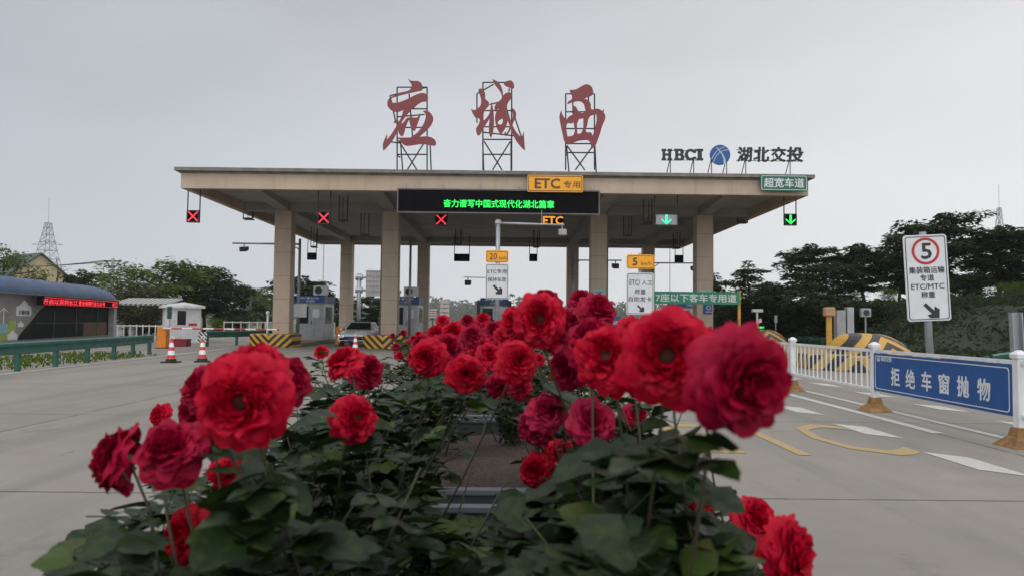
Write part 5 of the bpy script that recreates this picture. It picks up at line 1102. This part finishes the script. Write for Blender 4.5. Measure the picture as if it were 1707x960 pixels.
def allowed(p, margin=0):
    px, py = proj(p); D = p.y
    if D < .33: return False
    if not clear(p, D): return False
    if D < 2.6:
        if py < skyline(px)+margin: return False
        if 738 < px < 838 and 692 < py < 858 and (px*13.7+py*7.1) % 1 > .06: return False
        if 1185 < px < 1300 and py < 800: return False
    elif py < 545: return False
    return True
def bush(base, label, blooms, nst, spread, hgt, nleaf, det, rnd, lsz=.045, pale=.15, dupable=False, shoots=()):
    t = thing('rose_bush', base, label, 'rose bush', 'rose bushes in the planter row'); B = Vector(base); st = MB(); lf = MB(); lf2 = MB(); paths = []
    for (px, py, dia, fx, fz, col, kd) in blooms:
        D = F_PX*.086/dia; p = at(px, py, D); ax = Vector((fx, -1 if abs(fx)+abs(fz) < 1.6 else -.35, fz)).normalized()
        q = ax.to_track_quat('Z', 'Y'); o = bpy.data.objects.new('bloom', BL[(col, kd, rnd.randint(0, 1))]); C.objects.link(o); o.parent = t
        o.location = p-B-ax*.006; o.rotation_mode = 'QUATERNION'; o.rotation_quaternion = q @ Quaternion((0, 0, 1), rnd.uniform(0, 6.28)); s_ = rnd.uniform(.94, 1.06)*(1.13 if dia > 84 else 1.04); o.scale = (s_*rnd.uniform(.93, 1.06), s_*rnd.uniform(.93, 1.06), s_*rnd.uniform(.85, 1.35))
        for me in ((cen_me,) if kd == 'full' else (cen_me,))+(cal_me,):
            c = bpy.data.objects.new(me.name, me); C.objects.link(c); c.parent = o
        a = p-B-ax*.02; root = Vector((rnd.gauss(0, .09), rnd.gauss(0, .09), 0)); mid = a.lerp(root, .45)+Vector((rnd.gauss(0, .06), rnd.gauss(0, .05), .02))-Vector((0, ax.y*.03, 0))
        pts = [a*(1-u)**2+(a-ax*.05-Vector((0, 0, .06)))*2*u*(1-u)+mid*u*u for u in (0, .33, .66, 1)]+[mid.lerp(root, .5), root]
        paths.append(pts); st.tube(pts, [.0018, .0019, .0021, .0026, .0035, .005], 6)
    for k in range(nst):
        a = rnd.uniform(0, 2*pi); q = rnd.random()**.6; e = Vector((cos(a)*q*spread[0], sin(a)*q*spread[1], hgt*rnd.uniform(.5, 1.0)))
        if k < len(shoots): e = Vector(shoots[k])-B
        pts = [Vector((rnd.gauss(0, .04), rnd.gauss(0, .04), 0)), e*.35+Vector((0, 0, hgt*.12)), e*.7+Vector((0, 0, hgt*.1)), e]
        if det and not allowed(B+e): e = e*.8; pts[3] = e
        paths.append(pts[::-1])
        if det and (B+pts[3]).y < .95: continue
        if (not det) or (allowed(B+pts[3]) and allowed(B+pts[2])): st.tube(pts, [.0045, .0035, .0025, .0015], 5)
    st.build('stems', m_rose_stem, t, smooth=True)
    if det:      # leaves high on the flowering stems, right under the heads
        for pts in paths[:len(blooms)]:
            for k in range(5):
                u = rnd.uniform(.6, 3.2); i = int(u); p = pts[i].lerp(pts[i+1], u-i); a = rnd.uniform(0, 2*pi); d = Vector((cos(a), sin(a)*.7, rnd.uniform(-.7, .25))); l = lsz*rnd.uniform(.8, 1.2); e = B+p+d.normalized()*l*1.8
                if clear(B+p, (B+p).y) and clear(e, e.y) and clear((B+p+e)/2, e.y) and not (728 < proj(e)[0] < 862 and 690 < proj(e)[1] < 860) and proj(e)[0] < 1175: comp_leaf(lf, p, d, l, det, rnd, rnd.choice((3, 5)))
    cnt = 0; tries = 0
    nleaf = int(nleaf*(1.25 if det else 1.3)); lsz *= 1.25 if det else 1
    while cnt < nleaf and tries < nleaf*8:
        tries += 1; pts = paths[rnd.randrange(len(paths))]; u = rnd.random()**1.1*(len(pts)-1.3)+.15; i = int(u); p = pts[i].lerp(pts[min(i+1, len(pts)-1)], u-i)
        a = rnd.uniform(0, 2*pi); d = Vector((cos(a), sin(a), rnd.uniform(-.35, .5))); l = lsz*rnd.uniform(.7, 1.25); W_ = B+p
        e = W_+d.normalized()*l*1.7
        if W_.z < .55: continue
        if det or B.y < 9:
            if not (allowed(W_, 5) and allowed(e, 5) and allowed((W_+e)/2+Vector((0, 0, l*.3)), 0)): continue
        comp_leaf(lf2 if rnd.random() < pale else lf, p, d, l, det, rnd, rnd.choice((3, 5, 5))); cnt += 1
    lf.build('foliage', m_rose_leaf, t, smooth=bool(det))
    if lf2.v: lf2.build('young_foliage', m_rose_leaf2, t, smooth=bool(det))
    return t
# (px, py, diameter px, facing x, facing z, colour s/d/m, kind)
B_LEFT = [(402, 670, 138, .05, .0, 's', 'open'), (428, 612, 112, .1, 1.1, 's', 'loose'), (384, 622, 104, -.4, 1.0, 'd', 'full'), (475, 632, 92, .9, .5, 'd', 'full'), (330, 645, 88, -.6, .5, 'd', 'loose'), (322, 690, 80, -.5, -.1, 'd', 'full')]
B_LOW = [(285, 748, 118, .0, .9, 'd', 'full'), (190, 765, 104, -1.4, .25, 'd', 'full'), (266, 692, 44, -.6, .3, 's', 'full'), (305, 893, 100, -.4, .2, 's', 'loose'), (380, 792, 66, .6, -.4, 's', 'loose'), (350, 862, 62, .2, .1, 's', 'loose')]
B_ML = [(572, 601, 74, -.7, .9, 's', 'full'), (613, 618, 64, .8, .4, 'd', 'full'), (596, 697, 84, .9, .3, 's', 'loose')]
B_C = [(713, 598, 62, -.2, .0, 's', 'full'), (748, 577, 56, .4, .7, 'd', 'full'), (777, 624, 70, .1, .0, 's', 'full'), (818, 592, 52, .3, .6, 's', 'full'), (832, 645, 48, .3, -.3, 'd', 'loose'), (866, 602, 74, .4, .2, 's', 'full')]
B_R = [(1112, 592, 148, -.2, .1, 's', 'open'), (1130, 552, 118, .2, 1.3, 'd', 'full'), (1243, 636, 178, .35, -.1, 'd', 'full'), (1010, 592, 116, -.5, .4, 's', 'loose'), (943, 612, 82, -.8, .1, 'd', 'full'), (1060, 562, 92, .0, .8, 's', 'loose'), (1075, 632, 84, -.2, -.2, 'd', 'loose'), (1186, 574, 84, .5, 1.0, 's', 'full'), (985, 566, 88, -.2, 1.0, 'd', 'full')]
B_M = [(900, 532, 88, .0, .15, 's', 'open'), (858, 538, 66, -.7, .3, 's', 'full'), (950, 540, 70, .8, .3, 'd', 'loose'), (1000, 514, 76, .5, .8, 'd', 'loose'), (912, 502, 60, .2, 1.2, 'd', 'full'), (868, 648, 40, 0, .2, 'd', 'loose'), (930, 566, 60, .1, -.3, 's', 'loose'), (968, 500, 50, -.2, 1.0, 'd', 'full')]
B_RL = [(910, 684, 78, -.2, .8, 'm', 'full'), (988, 700, 86, .3, .6, 'm', 'full'), (888, 712, 66, -.8, .0, 'm', 'loose'), (893, 784, 66, -.4, .1, 's', 'full'), (935, 750, 54, .3, -.1, 's', 'loose'), (1062, 690, 48, .3, .5, 'd', 'loose')]
B_BR = [(1262, 862, 88, .6, .9, 's', 'full'), (1322, 918, 118, 1.0, .2, 's', 'full'), (1178, 832, 58, .2, .3, 's', 'loose'), (1155, 835, 44, -.6, .0, 's', 'full')]
for grp in (B_LEFT, B_LOW, B_ML, B_C, B_R, B_M, B_RL, B_BR):
    for (px, py, dia, *_) in grp: NEAR.append((px, py, dia*.5, F_PX*.086/dia))
rnd = random.Random(5)
bush((-.34, .98, .5), 'rose bush with a big scarlet bloom whose dark centre faces the viewer, at left', B_LEFT, 16, (.34, .25), .82, 230, True, rnd, .048, .15, shoots=[at(380, 760, .8), at(430, 740, .85), at(340, 800, .8)])
bush((-.42, .80, .5), 'lowest rose bush at the left with two drooping crimson blooms over the pavement', B_LOW, 16, (.30, .22), .62, 200, True, rnd, .050, .15, shoots=[at(140, 905, .80), at(185, 870, .82), at(230, 850, .82), at(270, 930, .7), at(330, 940, .7)])
bush((-.22, 1.45, .5), 'rose bush with a pair of blooms over one arched stem, left of the gap', B_ML, 16, (.36, .35), .80, 230, True, rnd, .045, .22)
bush((-.48, 1.9, .5), 'rose bush with two round blooms in the middle, before the second planter', B_C, 14, (.4, .35), .78, 230, True, rnd, .045, .2)
bush((.18, .95, .5), 'rose bush bearing the largest blooms of all, at right', B_R, 18, (.28, .25), .80, 320, True, rnd, .050, .12, shoots=[at(1100, 680, .95), at(1150, 720, .9), at(1060, 700, 1.0), at(1130, 780, .9), at(1020, 680, 1.0)])
bush((.30, 1.5, .5), 'rose bush with an open dark-centred bloom against the white sign boards', B_M, 14, (.32, .3), .85, 220, True, rnd, .045, .15)
bush((.34, 1.3, .5), 'rose bush with fading magenta blooms below the big ones', B_RL, 16, (.30, .3), .66, 260, True, rnd, .048, .12, shoots=[at(950, 860, .9), at(1000, 830, .95), at(1080, 780, .9)])
bush((.30, .88, .5), 'low rose bush with two scarlet blooms at the bottom right', B_BR, 16, (.26, .2), .60, 220, True, rnd, .052, .1, shoots=[at(900, 900, .65), at(1000, 900, .65), at(1100, 860, .7), at(1160, 880, .7)])
B_C2 = [(700, 574, 40, -.6, .5, 'd', 'full'), (727, 556, 36, -.2, .9, 's', 'full'), (757, 552, 42, .1, .6, 's', 'full'), (788, 558, 44, .2, .5, 'd', 'loose'), (770, 590, 36, -.2, .2, 's', 'full'), (803, 577, 40, .3, .3, 's', 'open'), (822, 549, 38, .2, .8, 'd', 'full'), (842, 562, 42, .3, .5, 's', 'full'), (738, 533, 26, 0, .9, 's', 'full'), (779, 534, 26, 0, .9, 'd', 'full'), (805, 531, 28, .1, .9, 's', 'full'), (690, 596, 30, -.7, .2, 's', 'loose'), (851, 588, 44, .4, .0, 'd', 'full')]
for (px, py, dia, *_) in B_C2: NEAR.append((px, py, dia*.5, F_PX*.086/dia))
bush((-.72, 2.7, .5), 'rose bush crowded with a dozen blooms behind the two round ones in the middle', B_C2, 16, (.45, .4), .80, 220, True, rnd, .045, .2)
# leafy undergrowth bushes without blooms near the viewer
for (x, y, lb, nl) in ((-.05, .95, 'leafy rose bush without blooms at the bottom centre', 330), (-.5, 1.3, 'leafy rose bush without blooms behind the left blooms', 340), (.36, 1.2, 'leafy rose bush without blooms behind the right blooms', 420), (.2, 1.65, 'tall leafy rose bush filling the gap under the magenta blooms', 320), (-.02, 1.9, 'leafy rose bush without blooms just before the planter gap', 240), (-.5, 2.1, 'leafy rose bush left of the planter gap', 260), (-.45, 2.9, 'leafy rose bush at the far end of the nearest planter', 240), (.1, .62, 'dark leafy rose shoots right below the viewer', 200)):
    bush((x, y, .5), lb, [], 30, (.42, .36), .62 if y < 1 or lb.endswith('gap') and x > -.1 else .86, nl, True, rnd, .05, .12)
# rows farther away: blooms are parts, leaves simpler
far_lab = ('on the left of the second planter', 'on the right of the second planter', 'in the middle of the second planter', 'on the left of the third planter', 'on the right of the third planter', 'on the left of the fourth planter', 'on the right of the fourth planter', 'in the fifth planter', 'in the sixth planter', 'in the farthest planter', 'at the near left corner of the second planter', 'on the far left of the third planter', 'at the near right corner of the second planter')
FB = [(-.55, 5.6), (.35, 4.7), (.05, 6.1), (-.75, 8.3), (.05, 7.7), (-.95, 11.3), (.0, 11.0), (-.5, 14.3), (-.7, 17.3), (-.8, 20.3), (-.8, 4.3), (-1.0, 9.3), (.42, 4.35)]
for (x, y), lb in zip(FB, far_lab):
    n = 14 if y < 5 else 12; bl = []
    for k in range(n if y < 16 else 8):
        q = Vector((x+rnd.uniform(-.45, .45), y+rnd.uniform(-.45, .45), rnd.uniform(1.22, 1.47) if x > -.5 else rnd.uniform(1.15, 1.36)))
        px, py = proj(q)
        if px < 690 and rnd.random() < .7: continue
        bl.append((px, py, F_PX*.086/q.y, rnd.uniform(-.8, .8), rnd.uniform(-.1, 1.0), rnd.choice('ssd'), rnd.choice(('full', 'full', 'open', 'loose'))))
    bush((x, y, .5), 'rose bush with many small-looking blooms '+lb, bl, 22, (.5, .5), .85, 420 if y < 10 else 260, False, rnd, .05 if y < 8 else .06, .3)
# fallen leaves and petals on the soil of the second planter
# ------------------------------------------------------------------ haze
hz = MB().box(-620, 620, -60, 560, -1.0, 60).build('haze', None) if False else None
me = bpy.data.meshes.new('haze'); hb = MB().box(-1500, 1500, -40, 1400, -1.02, 90); me.from_pydata(hb.v, [], hb.f); ho = bpy.data.objects.new('haze', me); C.objects.link(ho); tag(ho, 'thin pale haze in the air over the whole plaza', 'haze', kind='stuff')
hm_ = bpy.data.materials.new('haze_air'); hm_.use_nodes = True; ht = hm_.node_tree; ht.nodes.clear(); ho_ = ht.nodes.new('ShaderNodeOutputMaterial'); pv = ht.nodes.new('ShaderNodeVolumePrincipled')
pv.inputs['Color'].default_value = (.97, .98, 1.0, 1); pv.inputs['Density'].default_value = .00024; pv.inputs['Anisotropy'].default_value = .1; ht.links.new(pv.outputs[0], ho_.inputs['Volume']); me.materials.append(hm_)
